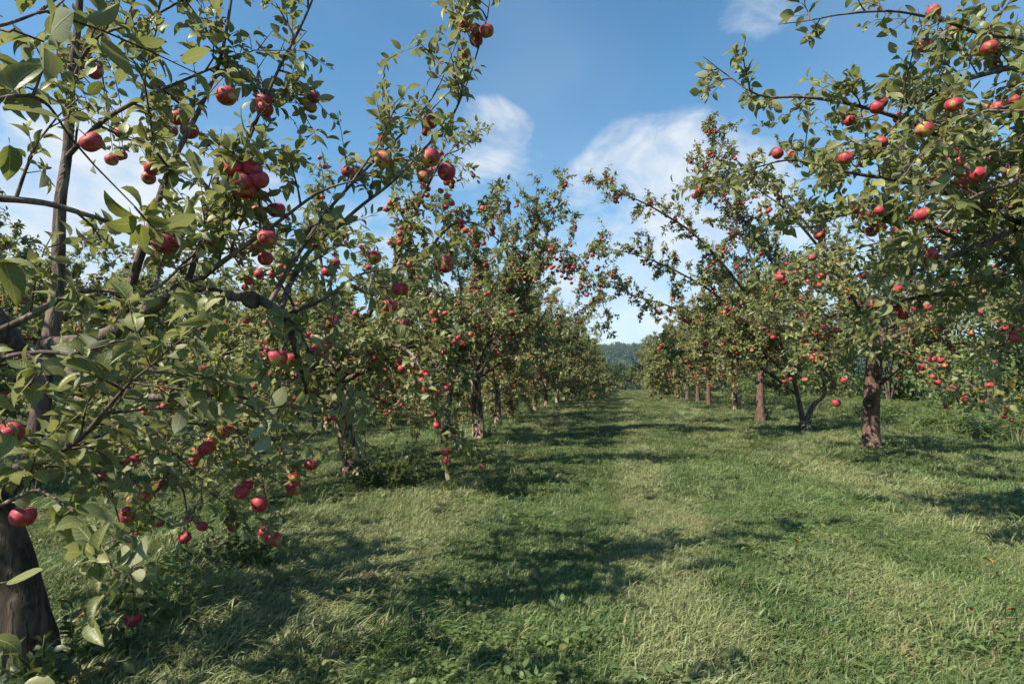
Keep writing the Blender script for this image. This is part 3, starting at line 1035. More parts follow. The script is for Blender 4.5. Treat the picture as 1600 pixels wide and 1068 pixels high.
def tree_left_second():
    b = ground_at(556, 745)
    t = Tree(23, b, leaf=.080, lod=1)
    t.bare = (.80, 1.5)
    t.apple_p = .24
    set_trunk(t, [b + [0, 0, -.08], at(550, 715, 6.95), at(538, 672, 6.9), at(527, 620, 6.85), at(520, 570, 6.8)], .125, .085, 14)
    kw = dict(lat=(.3, .75), sp=.105, droop=.22)
    for pts in ([(525, 610, 6.85), (470, 560, 6.4), (400, 545, 5.9), (330, 560, 5.5), (270, 600, 5.2)],
                [(530, 640, 6.85), (480, 630, 6.2), (420, 640, 5.6), (370, 670, 5.2), (330, 720, 5.0)],
                [(522, 590, 6.8), (560, 520, 6.6), (605, 440, 6.3), (650, 330, 6.15), (690, 250, 6.0), (715, 235, 5.9)],
                [(522, 580, 6.8), (600, 500, 6.5), (660, 405, 6.3), (705, 352, 6.2), (745, 350, 6.1), (775, 372, 6.0)],
                [(525, 600, 6.85), (590, 570, 6.3), (650, 540, 5.9), (690, 570, 5.6), (700, 630, 5.4), (697, 700, 5.3)],
                [(522, 585, 6.8), (510, 480, 6.9), (500, 380, 7.0), (505, 290, 7.0)],
                [(522, 585, 6.8), (450, 500, 7.2), (390, 440, 7.4), (350, 370, 7.5)],
                [(522, 590, 6.8), (555, 550, 7.5), (590, 510, 8.2), (620, 450, 8.6)],
                [(522, 590, 6.8), (480, 545, 6.0), (460, 480, 5.2), (430, 430, 4.7)],
                [(524, 600, 6.8), (565, 560, 6.0), (610, 540, 5.4), (640, 550, 5.0), (660, 580, 4.8)],
                [(526, 625, 6.85), (440, 650, 6.3), (360, 670, 5.8), (270, 690, 5.4)], [(526, 625, 6.85), (430, 600, 6.6), (330, 620, 6.2), (230, 640, 5.9)], [(526, 625, 6.85), (450, 610, 5.6), (380, 640, 4.9), (330, 690, 4.5)],
                [(522, 590, 6.8), (430, 560, 7.3), (360, 520, 7.8), (300, 470, 8.0)]):
        t.grow_limb(px_poly(pts), .034, .007, t0=.2, **kw)
    for k in range(46):                                   # fruit along the low limbs that reach left
        t.AP.append(at(t.g.uniform(225, 490), t.g.triangular(565, 640, 735), t.g.uniform(4.9, 6.0)))
        t.AS.append(.036 * t.g.uniform(.8, 1.15))
        if k == 0:
            wood = wood_points(t)
        hang_twig(t, t.AP[-1], wood)
    for (x, y, n) in ((660, 290, 3), (672, 262, 2), (690, 300, 3), (705, 285, 3), (700, 320, 2), (725, 352, 2), (740, 370, 2), (760, 372, 2), (770, 355, 1), (655, 315, 2), (680, 240, 1)):
        for k in range(n):
            t.AP.append(at(x + t.g.uniform(-9, 9), y + t.g.uniform(-8, 8), 6.1 + t.g.uniform(-.2, .2)))
            t.AS.append(.037)
    put_apples(t, [(664, 578, 13), (696, 706, 15), (699, 719, 14), (683, 664, 15), (642, 660, 13), (652, 555, 11), (593, 603, 13), (590, 622, 12), (205, 781, 16), (335, 786, 14), (411, 781, 14), (237, 708, 14),
                   (306, 743, 13), (318, 742, 13), (292, 750, 13), (400, 716, 13), (425, 681, 14), (300, 862, 11)], .043)
    t.finish('apple_tree', 'apple tree with a thick flaking trunk leaning left above a dark weed clump', ROW_L, n_leaf=300, n_apple=240, min_px=7)


def tree_left_third():
    b = ground_at(697, 694)
    t = Tree(31, b, leaf=.080, lod=0)
    t.apple_p = .28
    set_trunk(t, [b + [0, 0, -.08], at(698, 650, 9.95), at(702, 610, 9.9), at(712, 575, 9.9), at(715, 540, 9.9)], .085, .055, 10)
    for pts in ([(710, 580, 9.9), (669, 614, 9.5), (640, 628, 9.2), (610, 640, 8.9)], [(705, 600, 9.9), (690, 540, 9.6), (650, 480, 9.3), (600, 450, 9.2)],
                [(713, 560, 9.9), (720, 470, 9.8), (710, 390, 9.7), (690, 330, 9.7)], [(713, 560, 9.9), (690, 510, 9.0), (670, 470, 8.3), (660, 440, 8.0)],
                [(713, 570, 9.9), (740, 520, 9.0), (760, 490, 8.4), (770, 500, 8.1)], [(713, 560, 9.9), (680, 520, 10.6), (640, 470, 11.4)], [(713, 560, 9.9), (750, 450, 9.6), (745, 380, 9.5)]):
        t.grow_limb(px_poly(pts), .030, .007, t0=.2, lat=(.35, .95), sp=.105, dens=1.15)
    for k in range(16):                                   # leafy suckers round the foot
        a = t.g.uniform(0, 6.3)
        t.twig(b + [.05 * math.cos(a), .05 * math.sin(a), t.g.uniform(0, .3)], [math.cos(a) * .5, math.sin(a) * .5, 1.0], t.g.uniform(.25, .6), .003, .022)
    t.finish('apple_tree', 'apple tree with a thin stem wrapped in leafy suckers, a bare limb sagging left', ROW_L, n_apple=130, min_px=6)


def tree_left_fourth():
    b = ground_at(748, 685)
    t = Tree(41, b, leaf=.080, lod=0)
    t.bare = (.95, 1.3)
    t.apple_p = .29
    set_trunk(t, [b + [0, 0, -.08], at(747, 660, 10.9), at(744, 625, 10.9), at(742, 590, 10.9)], .125, .105, 12, .2)
    for pts in ([(742, 594, 10.9), (775, 540, 10.8), (810, 480, 10.7), (850, 405, 10.6), (895, 395, 10.5), (930, 445, 10.4), (948, 492, 10.4)],
                [(742, 594, 10.9), (780, 500, 11), (800, 400, 11), (796, 330, 11)], [(742, 594, 10.9), (810, 480, 11), (850, 380, 11.2), (880, 295, 11.3)],
                [(742, 594, 10.9), (700, 560, 10.3), (660, 540, 9.9)], [(742, 592, 10.9), (760, 540, 9.9), (790, 520, 9.0), (810, 545, 8.6)],
                [(742, 594, 10.9), (770, 555, 11.8), (800, 540, 12.6)], [(742, 594, 10.9), (800, 440, 10.8), (835, 360, 10.8), (838, 310, 10.8)], [(742, 594, 10.9), (730, 480, 11), (760, 420, 11)],
                [(742, 594, 10.9), (790, 560, 10.4), (835, 520, 10.1), (860, 540, 10.0)]):
        t.grow_limb(px_poly(pts), .032, .006, t0=.25, lat=(.32, .9), sp=.10, droop=.25, dens=1.15)
    for k in range(34):
        u = t.g.random()
        x, y = (850 + 90 * u, 395 + 75 * u * u + t.g.uniform(-14, 30))
        t.AP.append(at(x, y, 10.5 + t.g.uniform(-.3, .3)))
        t.AS.append(.037)
    t.finish('apple_tree', 'apple tree on a straight blunt-topped flaking trunk, a laden branch arching over the lane', ROW_L, n_apple=130, min_px=6)


def tree_right_first():
    b = np.array([4.2, 5.7, 0.0])
    b[2] = gz(b[0], b[1])
    t = Tree(53, b, leaf=.080, lod=2)
    t.apple_p = .06
    set_trunk(t, [b + [0, 0, -.08], b + [.02, 0, .5], b + [-.03, .02, 1.1], b + [-.05, 0, 1.7], b + [-.1, -.05, 2.3]], .12, .07, 14)
    A = dict(lat=(.22, .6), sp=.125, droop=.22)
    q = lambda h: b + [-.05, 0, h]
    def limb(start, pts, r0, r1, **k):
        t.grow_limb(smooth_poly([q(start)] + [at(*p) for p in pts], 5 * len(pts)), r0, r1, **{**A, **k})
    limb(1.9, [(1660, 330, 4.3), (1600, 350, 4.1), (1545, 378, 3.9), (1480, 402, 3.8), (1430, 425, 3.7)], .045, .010, t0=.2)
    limb(2.3, [(1670, 120, 3.9), (1600, 105, 3.6), (1540, 115, 3.45), (1480, 135, 3.3), (1430, 165, 3.2), (1390, 205, 3.2)], .032, .006, t0=.2)
    limb(2.3, [(1690, 95, 3.9), (1600, 62, 3.5), (1540, 55, 3.3), (1480, 35, 3.15), (1400, 18, 3.0), (1320, 22, 3.0), (1265, 32, 3.0), (1216, 38, 3.0)], .016, .002, t0=.25, lat=(.08, .2), sp=.16, tip=False, dens=1.2)
    limb(2.2, [(1600, 255, 4.0), (1500, 228, 3.7), (1420, 190, 3.5), (1340, 165, 3.4), (1260, 152, 3.35), (1190, 150, 3.35), (1140, 120, 3.4), (1098, 88, 3.4)], .022, .002, t0=.2, lat=(.14, .4), tip=False)
    limb(1.6, [(1640, 420, 4.5), (1560, 430, 4.3), (1480, 455, 4.2), (1410, 470, 4.1), (1370, 500, 4.0)], .026, .006, t0=.2)
    limb(2.0, [(1550, 330, 3.9), (1440, 290, 3.7), (1330, 270, 3.6), (1240, 250, 3.6), (1180, 262, 3.6)], .022, .004, t0=.2)
    limb(1.8, [(1560, 400, 4.2), (1430, 345, 4.0), (1340, 332, 3.9), (1270, 355, 3.9)], .020, .004, t0=.2)
    limb(2.3, [(1640, 190, 3.3), (1560, 170, 3.0), (1490, 200, 2.9), (1430, 250, 2.9)], .016, .003, t0=.2)
    limb(2.1, [(1640, 280, 3.3), (1570, 290, 3.0), (1500, 320, 2.9), (1450, 380, 2.9)], .016, .003, t0=.2)
    limb(2.2, [(1590, 330, 4.6), (1480, 300, 4.6), (1400, 250, 4.6), (1330, 220, 4.6)], .022, .004, t0=.2)
    limb(1.7, [(1640, 470, 4.0), (1590, 500, 3.7), (1560, 560, 3.6)], .016, .004, t0=.2, droop=.5)
    limb(1.9, [(1560, 380, 5.0), (1440, 370, 5.2), (1330, 390, 5.3), (1260, 420, 5.3)], .022, .004, t0=.2)
    put_apples(t, [(1458, 19, 25), (1495, 46, 24), (1480, 58, 22), (1444, 71, 25), (1545, 75, 28), (1548, 98, 22), (1370, 168, 24), (1378, 160, 20), (1490, 164, 28), (1444, 203, 29), (1560, 168, 25), (1215, 240, 20), (1238, 242, 19),
                   (1322, 247, 25), (1405, 185, 22), (1527, 273, 28), (1498, 185, 20), (1470, 278, 22), (1590, 287, 22), (1440, 335, 28), (1432, 342, 24), (1375, 355, 20), (1362, 362, 20), (1280, 367, 19), (1577, 386, 18), (1590, 396, 17),
                   (1485, 398, 19), (1500, 285, 25), (1415, 245, 17), (1585, 130, 22), (1400, 360, 16), (1350, 430, 15), (1219, 433, 17), (1450, 480, 14), (1368, 475, 18)], .044)
    t.finish('apple_tree', 'apple tree with stem outside the picture, leafy limbs reaching in at the upper right', ROW_R, bark=M_BARK_RED, n_leaf=300, n_apple=170, stems=30, min_px=8)


def tree_right_second():
    b = ground_at(1362, 702)
    t = Tree(61, b, leaf=.078, lod=1)
    t.bare = (1.0, .9)
    t.apple_p = .24
    set_trunk(t, [b + [0, 0, -.08], at(1361, 660, 8.47), at(1363, 600, 8.45), at(1367, 555, 8.4), at(1372, 520, 8.4)], .116, .100, 16, .18)
    for pts, r in (([(1366, 605, 8.45), (1400, 578, 8.1), (1431, 545, 7.8), (1450, 510, 7.6)], .045), ([(1370, 535, 8.4), (1400, 525, 8.2), (1445, 505, 8.0), (1480, 500, 7.8), (1515, 465, 7.6)], .045),
                   ([(1372, 530, 8.4), (1440, 535, 8.2), (1500, 535, 8.0), (1530, 537, 7.9), (1575, 510, 7.8)], .040), ([(1370, 535, 8.4), (1330, 495, 8.2), (1305, 492, 8.1), (1240, 503, 7.9), (1200, 492, 7.7)], .045),
                   ([(1372, 520, 8.4), (1390, 440, 8.4), (1395, 370, 8.4), (1400, 300, 8.4)], .05), ([(1372, 520, 8.4), (1320, 430, 8.6), (1260, 350, 8.6), (1200, 290, 8.6), (1150, 250, 8.6)], .04),
                   ([(1372, 520, 8.4), (1440, 430, 8.6), (1500, 350, 8.7), (1560, 300, 8.8)], .04), ([(1370, 540, 8.4), (1330, 520, 7.6), (1290, 520, 7.0), (1260, 550, 6.7)], .03),
                   ([(1370, 540, 8.4), (1420, 560, 7.6), (1470, 570, 7.0), (1500, 590, 6.7), (1530, 610, 6.6)], .03), ([(1370, 540, 8.4), (1340, 480, 7.4), (1320, 440, 6.8), (1290, 420, 6.4)], .03),
                   ([(1372, 520, 8.4), (1330, 470, 9.4), (1300, 440, 10.2)], .03), ([(1372, 520, 8.4), (1470, 470, 7.6), (1560, 460, 7.0), (1620, 480, 6.8)], .03), ([(1372, 520, 8.4), (1290, 400, 8.2), (1230, 330, 8.0), (1190, 300, 8.0)], .03),
                   ([(1370, 540, 8.4), (1420, 500, 9.4), (1470, 480, 10.2)], .03)):
        t.grow_limb(px_poly(pts), r, .008, t0=.25, lat=(.3, .75), sp=.115, droop=.25)
    put_apples(t, [(1340, 539, 13), (1307, 629, 15), (1319, 594, 12), (1306, 516, 12), (1457, 560, 15), (1470, 562, 13), (1488, 608, 15), (1508, 623, 14), (1465, 597, 13), (1458, 588, 12), (1478, 635, 9), (1440, 574, 13), (1258, 593, 11),
                   (1570, 513, 14), (1555, 565, 9), (1530, 488, 13), (1518, 520, 11), (1220, 428, 16), (1225, 440, 14), (1270, 402, 14), (1475, 365, 14)], .045)
    t.finish('apple_tree', 'apple tree on a smooth reddish upright trunk in full view right of the lane', ROW_R, bark=M_BARK_RED, n_leaf=300, n_apple=240, min_px=6, knob=.03)
    knot(t, at(1357, 628, 8.33), at(1340, 640, 7.0), .062)
    knot(t, at(1368, 585, 8.34), at(1375, 590, 7.0), .04)


def tree_right_third():
    b = ground_at(1258, 674)
    t = Tree(71, b, leaf=.080, lod=0)
    t.bare = (.75, 1.2)
    t.apple_p = .24
    set_trunk(t, [b + [0, 0, -.08], b + [0, 0, .07], at(1256, 664, 11.84)], .16, .10, 12, .25, 6)
    for pts, r in (([(1257, 672, 11.84), (1254, 655, 11.84), (1248, 625, 11.8), (1238, 590, 11.7), (1215, 570, 11.5), (1195, 545, 11.3), (1170, 520, 11.2)], .075), ([(1258, 672, 11.84), (1260, 657, 11.84), (1272, 632, 11.9), (1288, 615, 12), (1284, 580, 12), (1270, 520, 12), (1250, 440, 12)], .075),
                   ([(1240, 595, 11.7), (1180, 480, 11.2), (1100, 380, 10.9), (1030, 330, 10.7), (980, 305, 10.6), (940, 285, 10.6)], .035), ([(1215, 560, 11.5), (1130, 470, 11.0), (1060, 425, 10.8), (1000, 400, 10.7), (952, 388, 10.7)], .030),
                   ([(1220, 570, 11.5), (1120, 520, 11), (1050, 480, 10.8), (1000, 465, 10.7), (960, 450, 10.7)], .03), ([(1238, 590, 11.7), (1180, 420, 11.5), (1130, 300, 11.4), (1114, 205, 11.4)], .03),
                   ([(1270, 520, 12), (1200, 400, 12), (1150, 330, 12), (1090, 260, 12)], .03), ([(1235, 590, 11.7), (1180, 540, 10.6), (1130, 520, 9.9), (1090, 540, 9.4)], .03), ([(1280, 570, 12), (1260, 500, 11), (1220, 470, 10.3), (1180, 470, 9.9)], .03),
                   ([(1250, 620, 11.8), (1180, 570, 11.3), (1110, 550, 11), (1050, 550, 10.8), (1010, 570, 10.7)], .03)):
        t.grow_limb(px_poly(pts), r, .007, t0=.25, lat=(.35, .95) if pts[-1][0] > 1000 else (.25, .6), sp=.095, droop=.22, dens=1.2, sprout=.25 if pts[-1][0] > 1000 else .10)
    t.finish('apple_tree', 'apple tree forking into a low dark V near the ground, limbs reaching over the lane', ROW_R, bark=M_BARK_OLD, n_apple=150, min_px=6)


def row_tree(seed, base, hh=1.35, low=.62, el=(2, 40), r=.10, lean=(0, 0), leaf=.082, lod=0, sp=.115, suckers=0, top=2.7, Lr=(1.9, 2.9), n=13, apple=.25, dens=1.1, leafgain=1.0):
    t = Tree(seed, base, leaf=leaf, lod=lod)
    t.apple_p = apple
    g = t.g
    b = t.base
    set_trunk(t, [b + [0, 0, -.08], b + [lean[0] * .3, lean[1] * .3, hh * .35], b + [lean[0] * .7, lean[1] * .7, hh * .7], b + [lean[0], lean[1], hh], b + [lean[0] * 1.2 + g.normal(0, .1), lean[1] * 1.2 + g.normal(0, .1), (hh + top) / 2],
                  b + [lean[0] * 1.3 + g.normal(0, .15), lean[1] * 1.3 + g.normal(0, .15), top]], r, r * .35, 10 if lod else 8, .25, 14)
    t.scaffold(n, hh * low, top, L=Lr, el=el, lat=(.35, 1.0), sp=sp, t0=.22, droop=.28, sprout=.27, dens=dens, sides=7)
    for k in range(3):                                        # tall upright shoots on top
        p = t.trunk[0][0][-2] + g.normal(0, .15, 3)
        t.grow_limb(t.wander(p, [g.normal(0, .45), g.normal(0, .45), 1.0], g.uniform(1.1, 2.0), 9, .10, .02), .014, .003, t0=.1, lat=(.15, .45), sp=.17, sprout=.4, droop=.05, own=False)
    for k in range(suckers):
        a = g.uniform(0, 6.3)
        h = g.uniform(0, .75)
        t.twig(b + [.09 * math.cos(a), .09 * math.sin(a), h], [math.cos(a) * .6, math.sin(a) * .6, .8], g.uniform(.2, .5), .003, .02)
    return t


def base_px(px, py):
    return ground_at(px, py)


def base_xy(x, y):
    return np.array([x, y, float(gz(x, y))])


def copy_tree(root, loc, rz, scale, label):
    r = root.copy()
    COL.objects.link(r)
    r.location = tuple(loc)
    r.rotation_euler = (0, 0, rz)
    r.scale = (scale,) * 3
    r['label'] = label
    for ch in list(root.children):
        if ch.name.split('.')[0] == 'apple':
            continue
        c = ch.copy()
        COL.objects.link(c)
        c.parent = r
    return r


def build_rows():
    tree_left_near()
    tree_left_second()
    tree_left_third()
    tree_left_fourth()
    tree_right_first()
    tree_right_second()
    tree_right_third()
    t = row_tree(101, base_px(797, 654), suckers=46, r=.10, hh=1.2, low=.42, el=(-12, 40))
    t.finish('apple_tree', 'apple tree with its stem hidden in dark leafy suckers, beyond the blunt-topped trunk', ROW_L, n_apple=110, min_px=5)
    t = row_tree(103, base_xy(-3.0, 14.2), r=.10, hh=1.2, apple=.12, low=.42, el=(-12, 40))
    t.finish('apple_tree', 'apple tree just behind the blunt-topped flaking trunk, full of small red apples', ROW_L, n_apple=90, min_px=5)
    t = row_tree(105, base_px(1188, 658), hh=1.25, r=.125, lean=(.05, 0), n=10)
    t.bare = (.95, 1.2)
    t.finish('apple_tree', 'apple tree with a stout pale trunk and a small sprig of leaves at its foot', ROW_R, bark=M_BARK_RED, n_apple=110, min_px=5)
    t = row_tree(107, base_px(1148, 640), suckers=36, hh=1.3)
    t.finish('apple_tree', 'apple tree with ivy-like suckers hiding its stem, beyond the stout pale trunk', ROW_R, n_apple=90, min_px=5)
    # the remaining row trees are drawn from a few grown forms
    forms = []
    for k, (x, y, side) in enumerate(((-3.1, 21.5, 0), (3.75, 25.2, 1), (-3.2, 25.6, 0), (3.8, 28.9, 1))):
        t = row_tree(201 + k, base_xy(x, y), lod=0, leaf=.105, sp=.135, n=16, suckers=(8, 0, 14, 0)[k], apple=.22, low=(.38, .6, .34, .55)[k], el=((-14, 38), (-4, 40), (-14, 38), (-6, 40))[k])
        lab = ('dense low apple tree of the left row, second beyond the leafy suckered stem', 'apple tree with a slim bare stem, next beyond the ivy-like suckers on the right',
               'dense low apple tree of the left row, third beyond the leafy suckered stem', 'apple tree with a bare stem, second beyond the ivy-like suckers on the right')[k]
        forms.append(t.finish('apple_tree', lab, (ROW_L, ROW_R)[side], bark=(M_BARK_OLD, M_BARK_RED)[side], n_apple=60, min_px=4))
    rg = random.Random(5)
    # forms carry single apples only on the originals, so give copies a joined set
    y = 29.5
    while y < 66:
        copy_tree(rg.choice(forms[0::2]), base_xy(-3.15 + rg.uniform(-.15, .15), y), rg.uniform(0, 6.3), rg.uniform(.95, 1.08), 'far apple tree of the left row, its crown merging into a hedge-like line')
        y += 3.7
    y = 32.6
    while y < 66:
        copy_tree(rg.choice(forms[1::2]), base_xy(3.8 + rg.uniform(-.15, .15), y), rg.uniform(0, 6.3), rg.uniform(.95, 1.08), 'far apple tree of the right row, a small crown above a thin dark stem')
        r = COL.objects[-1]
        y += 3.7
    # next row to the left, seen between and under the near crowns
    y = 4.5
    i = 0
    for i in range(14):
        r = copy_tree(rg.choice(forms), base_xy(-8.6 + rg.uniform(-.2, .2), 4.2 + 3.8 * i), rg.uniform(0, 6.3), rg.uniform(.95, 1.1), 'apple tree of the next row, seen in pieces through the left row')
        r['group'] = ROW_L2
    for i in range(10):
        r = copy_tree(rg.choice(forms), base_xy(-14.2 + rg.uniform(-.2, .2), 5.0 + 4.6 * i), rg.uniform(0, 6.3), rg.uniform(.95, 1.1), 'apple tree of the next row, seen in pieces through the left row')
        r['group'] = ROW_L2


build_rows()


# ------------------------------------------------------------------ bushy trees, weeds and the far wood
def bushy(seed, base, h, w, n, leaf, name, label, cat, group, mat, trunk_h=None, lod=0):
    g = np.random.default_rng(seed)
    b = np.asarray(base, dtype=float)
    root = empty(name, b)
    tag(root, label, cat, group)
    th = trunk_h or h * .3
    items = [(np.array([[0, 0, -.15], [0.02 * h, 0, th * .6], [0, .02 * h, th * 1.2], [.01, 0, h * .75]]), h * .022, h * .006, 8, .3)]
    lobes = []
    for k in range(11):
        a = k * 2.4 + g.uniform(-.4, .4)
        zz = th + (h - th) * (.1 + .85 * g.random())
        rr = w * .5 * math.sqrt(max(.08, 1 - ((zz - th) / (h - th)) ** 1.6)) * g.uniform(.35, .8)
        c = np.array([math.cos(a) * rr, math.sin(a) * rr, zz])
        lobes.append((c, w * g.uniform(.16, .27)))
        items.append((np.array([[0, 0, th * .7 + .1 * k * th * .2], c * [.5, .5, .8], c]), h * .008, h * .002, 5))
    link('trunk', tubes_mesh('trunk', items[:1], M_BARK_OLD), root)
    tag(link('limbs', tubes_mesh('limbs', items[1:], M_LIMB), root), kind='stuff')
    P = []
    for c, r in lobes:
        m = n // len(lobes)
        v = g.normal(0, 1, (m, 3))
        v /= np.linalg.norm(v, axis=1, keepdims=True)
        rad = r * (g.random(m) ** .38)[:, None]
        P.append(c + v * rad * [1, 1, .8] * (1 + .25 * np.sin(v[:, :1] * 5 + v[:, 2:] * 4)))
    P = np.concatenate(P)
    P = P[P[:, 2] > .05]
    A = g.normal(0, 1, P.shape) + [0, 0, -.2]
    N = g.normal(0, .55, P.shape) + [0, 0, .9]
    S = leaf * np.clip(g.normal(1, .25, len(P)), .5, 1.6)
    tag(link('leaves', leaves_mesh('leaves', P, A, N, S, g, LT_LOW if not lod else LT_MID, mat), root), kind='stuff')
    return root


def build_background():
    HG = 'dark leafy trees along the field edge behind the right row'
    for k, (x, y, h, w) in enumerate(((12.0, 13.6, 5.6, 5.2), (16.5, 17.0, 6.6, 5.8), (11.6, 17.8, 5.4, 5.0), (15.0, 22.5, 6.2, 5.6), (11.4, 22.2, 5.2, 5.0), (11.4, 27.0, 5.0, 5.2), (14.6, 10.6, 6.8, 5.6), (11.4, 31.5, 5.0, 5.2), (11.4, 36, 5, 5.2), (11.4, 40.5, 4.6, 5), (11.4, 45.5, 4.6, 5.6), (11.2, 52, 4.8, 6), (11, 59, 4.8, 6))):
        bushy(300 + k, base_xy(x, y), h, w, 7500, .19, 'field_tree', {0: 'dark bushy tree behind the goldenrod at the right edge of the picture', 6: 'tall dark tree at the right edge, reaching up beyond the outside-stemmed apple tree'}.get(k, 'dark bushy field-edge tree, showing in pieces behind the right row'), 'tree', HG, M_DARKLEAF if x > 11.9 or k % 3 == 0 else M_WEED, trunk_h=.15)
    labs = ['dark rounded tree closing the gap at the end of the lane', 'grey green tree beyond the lane end, just left of the dark rounded one', 'pale leafy tree peeping over the far end of the left row',
            'low grey tree under the wooded hill, right of the lane end']
    for k, (x, y, h, w) in enumerate(((.9, 92, 4.6, 5.0), (-2.0, 118, 6.0, 9), (-4.2, 84, 6.8, 5.5), (5.0, 128, 6.0, 9))):
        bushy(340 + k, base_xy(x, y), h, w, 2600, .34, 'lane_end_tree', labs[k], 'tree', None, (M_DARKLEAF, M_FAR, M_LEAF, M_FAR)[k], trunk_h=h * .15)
    # low thicket across the lane's end
    for k, (x, y) in enumerate(((-7, 100), (8, 101), (13, 99), (-12, 104))):
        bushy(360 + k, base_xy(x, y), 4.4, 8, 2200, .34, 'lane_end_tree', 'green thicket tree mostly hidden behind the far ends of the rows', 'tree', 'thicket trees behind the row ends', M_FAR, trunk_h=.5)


build_background()


def instance_object(name, pts, rots, scls, idx, templates, label, kind='stuff'):
    """one object whose points carry instances of the template meshes"""
    me = bpy.data.meshes.new(name)
    me.vertices.add(len(pts))
    me.vertices.foreach_set('co', np.asarray(pts, dtype=np.float32).ravel())
    a = me.attributes.new('rot', 'FLOAT_VECTOR', 'POINT')
    a.data.foreach_set('vector', np.asarray(rots, dtype=np.float32).ravel())
    a = me.attributes.new('scl', 'FLOAT', 'POINT')
    a.data.foreach_set('value', np.asarray(scls, dtype=np.float32))
    a = me.attributes.new('idx', 'INT', 'POINT')
    a.data.foreach_set('value', np.asarray(idx, dtype=np.int32))
    o = link(name, me)
    tag(o, label, kind=kind)
    c = bpy.data.collections.new(name + '_sources')
    for k, tm in enumerate(templates):
        to = bpy.data.objects.new(f'{name}_tuft', tm)
        to.name = f'{name}_tuft_{k:02d}'
        c.objects.link(to)
    ng = bpy.data.node_groups.new(name + '_scatter', 'GeometryNodeTree')
    ng.interface.new_socket('Geometry', in_out='INPUT', socket_type='NodeSocketGeometry')
    ng.interface.new_socket('Geometry', in_out='OUTPUT', socket_type='NodeSocketGeometry')
    N, L = ng.nodes, ng.links
    gi, go = N.new('NodeGroupInput'), N.new('NodeGroupOutput')
    ci = N.new('GeometryNodeCollectionInfo')
    ci.inputs['Collection'].default_value = c
    ci.inputs['Separate Children'].default_value = True
    ci.inputs['Reset Children'].default_value = True
    ip = N.new('GeometryNodeInstanceOnPoints')
    ip.inputs['Pick Instance'].default_value = True

    def attr(nm, tp):
        n = N.new('GeometryNodeInputNamedAttribute')
        n.data_type = tp
        n.inputs[0].default_value = nm
        return n.outputs[0]
    L.new(gi.outputs[0], ip.inputs['Points'])
    L.new(ci.outputs[0], ip.inputs['Instance'])
    L.new(attr('idx', 'INT'), ip.inputs['Instance Index'])
    er = N.new('FunctionNodeEulerToRotation')
    L.new(attr('rot', 'FLOAT_VECTOR'), er.inputs[0])
    L.new(er.outputs[0], ip.inputs['Rotation'])
    L.new(attr('scl', 'FLOAT'), ip.inputs['Scale'])
    L.new(ip.outputs[0], go.inputs[0])
    md = o.modifiers.new('scatter', 'NODES')
    md.node_group = ng
    return o


def tuft_mesh(seed, n, length, spread, lean, width, bend, mat=None):
    """grass tuft: curved blades of four segments, leaning over towards +X by `lean`"""
    g = np.random.default_rng(seed)
    V, Fc, B = [], [], []
    for i in range(n):
        L = length * g.uniform(.45, 1.15)
        a = g.uniform(0, 6.3)
        p = np.array([g.normal(0, spread), g.normal(0, spread), -.01])
        d = unit([math.cos(a) * .5 + lean, math.sin(a) * .5, g.uniform(.6, 1.2)])
        sag = bend * g.uniform(.5, 1.5)
        w = width * g.uniform(.6, 1.25)
        side = unit(np.cross(d, [0, 0, 1]) + g.normal(0, .25, 3))
        r = g.random()
        m = 4
        base = len(V)
        for k in range(m + 1):
            ww = w * (1 - (k / m) ** 1.7)
            if k < m:
                V += [p - side * ww, p + side * ww]
                B += [(k / m, r, 0)] * 2
            else:
                V.append(p)
                B.append((1, r, 0))
            p = p + d * L / m
            d = unit(d + np.array([lean * .35, 0, -sag]))
            if p[2] < .008:
                p[2] = .008 + .01 * g.random()
        for k in range(m - 1):
            q = base + 2 * k
            Fc += [(q, q + 1, q + 3), (q, q + 3, q + 2)]
        q = base + 2 * (m - 1)
        Fc.append((q, q + 1, q + 2))
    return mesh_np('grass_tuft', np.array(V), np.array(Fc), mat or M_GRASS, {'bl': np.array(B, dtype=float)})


def weed_mesh(seed, n, size, up):
    """low broad-leaved weed: rosette of rounded leaves on short stalks"""
    g = np.random.default_rng(seed)
    k = n
    a = np.arange(k) * 2.4 + g.uniform(0, 6.3)
    rad = np.stack([np.cos(a), np.sin(a), np.zeros(k)], 1)
    h = g.uniform(.2, 1.0, k)[:, None] * up
    P = rad * g.uniform(.0, .05, k)[:, None] + np.array([[0, 0, 1.0]]) * h
    A = rad + np.array([[0, 0, 1.0]]) * g.uniform(-.15, .8, k)[:, None]
    N = np.array([[0, 0, 1.0]]) - rad * .2 + g.normal(0, .25, (k, 3))
    return leaves_mesh('weed_tuft', P, A, N, size * g.uniform(.6, 1.3, k), g, WEED_T, M_WEED)


WEED_T = [leaf_template((0, .3, .65, 1.0), lambda t: .26 * math.sin(math.pi * t ** .8) ** .8, f, c, w) for f, c, w in ((.2, .7, .1), (.35, 1.1, -.2), (.1, .3, .2))]


def wedge(g, n, r0, r1, power=1.0):
    """ground points in the sector the lens looks at, a little wider than the view"""
    r = (r0 ** (2 * power) + (r1 ** (2 * power) - r0 ** (2 * power)) * g.random(n)) ** (1 / (2 * power))
    a = YAW + math.radians(90) + np.radians(g.uniform(-52, 52, n))
    return np.stack([np.cos(a) * r, np.sin(a) * r], 1)


def vnoise(x, y, seed=0.0):
    return (np.sin(x * 1.3 + 2.1 * np.sin(y * .7 + seed)) + np.sin(y * 1.7 + 1.6 * np.sin(x * .9 - seed)) + .6 * np.sin(3.1 * x + 2.3 * y + seed)) / 2.6


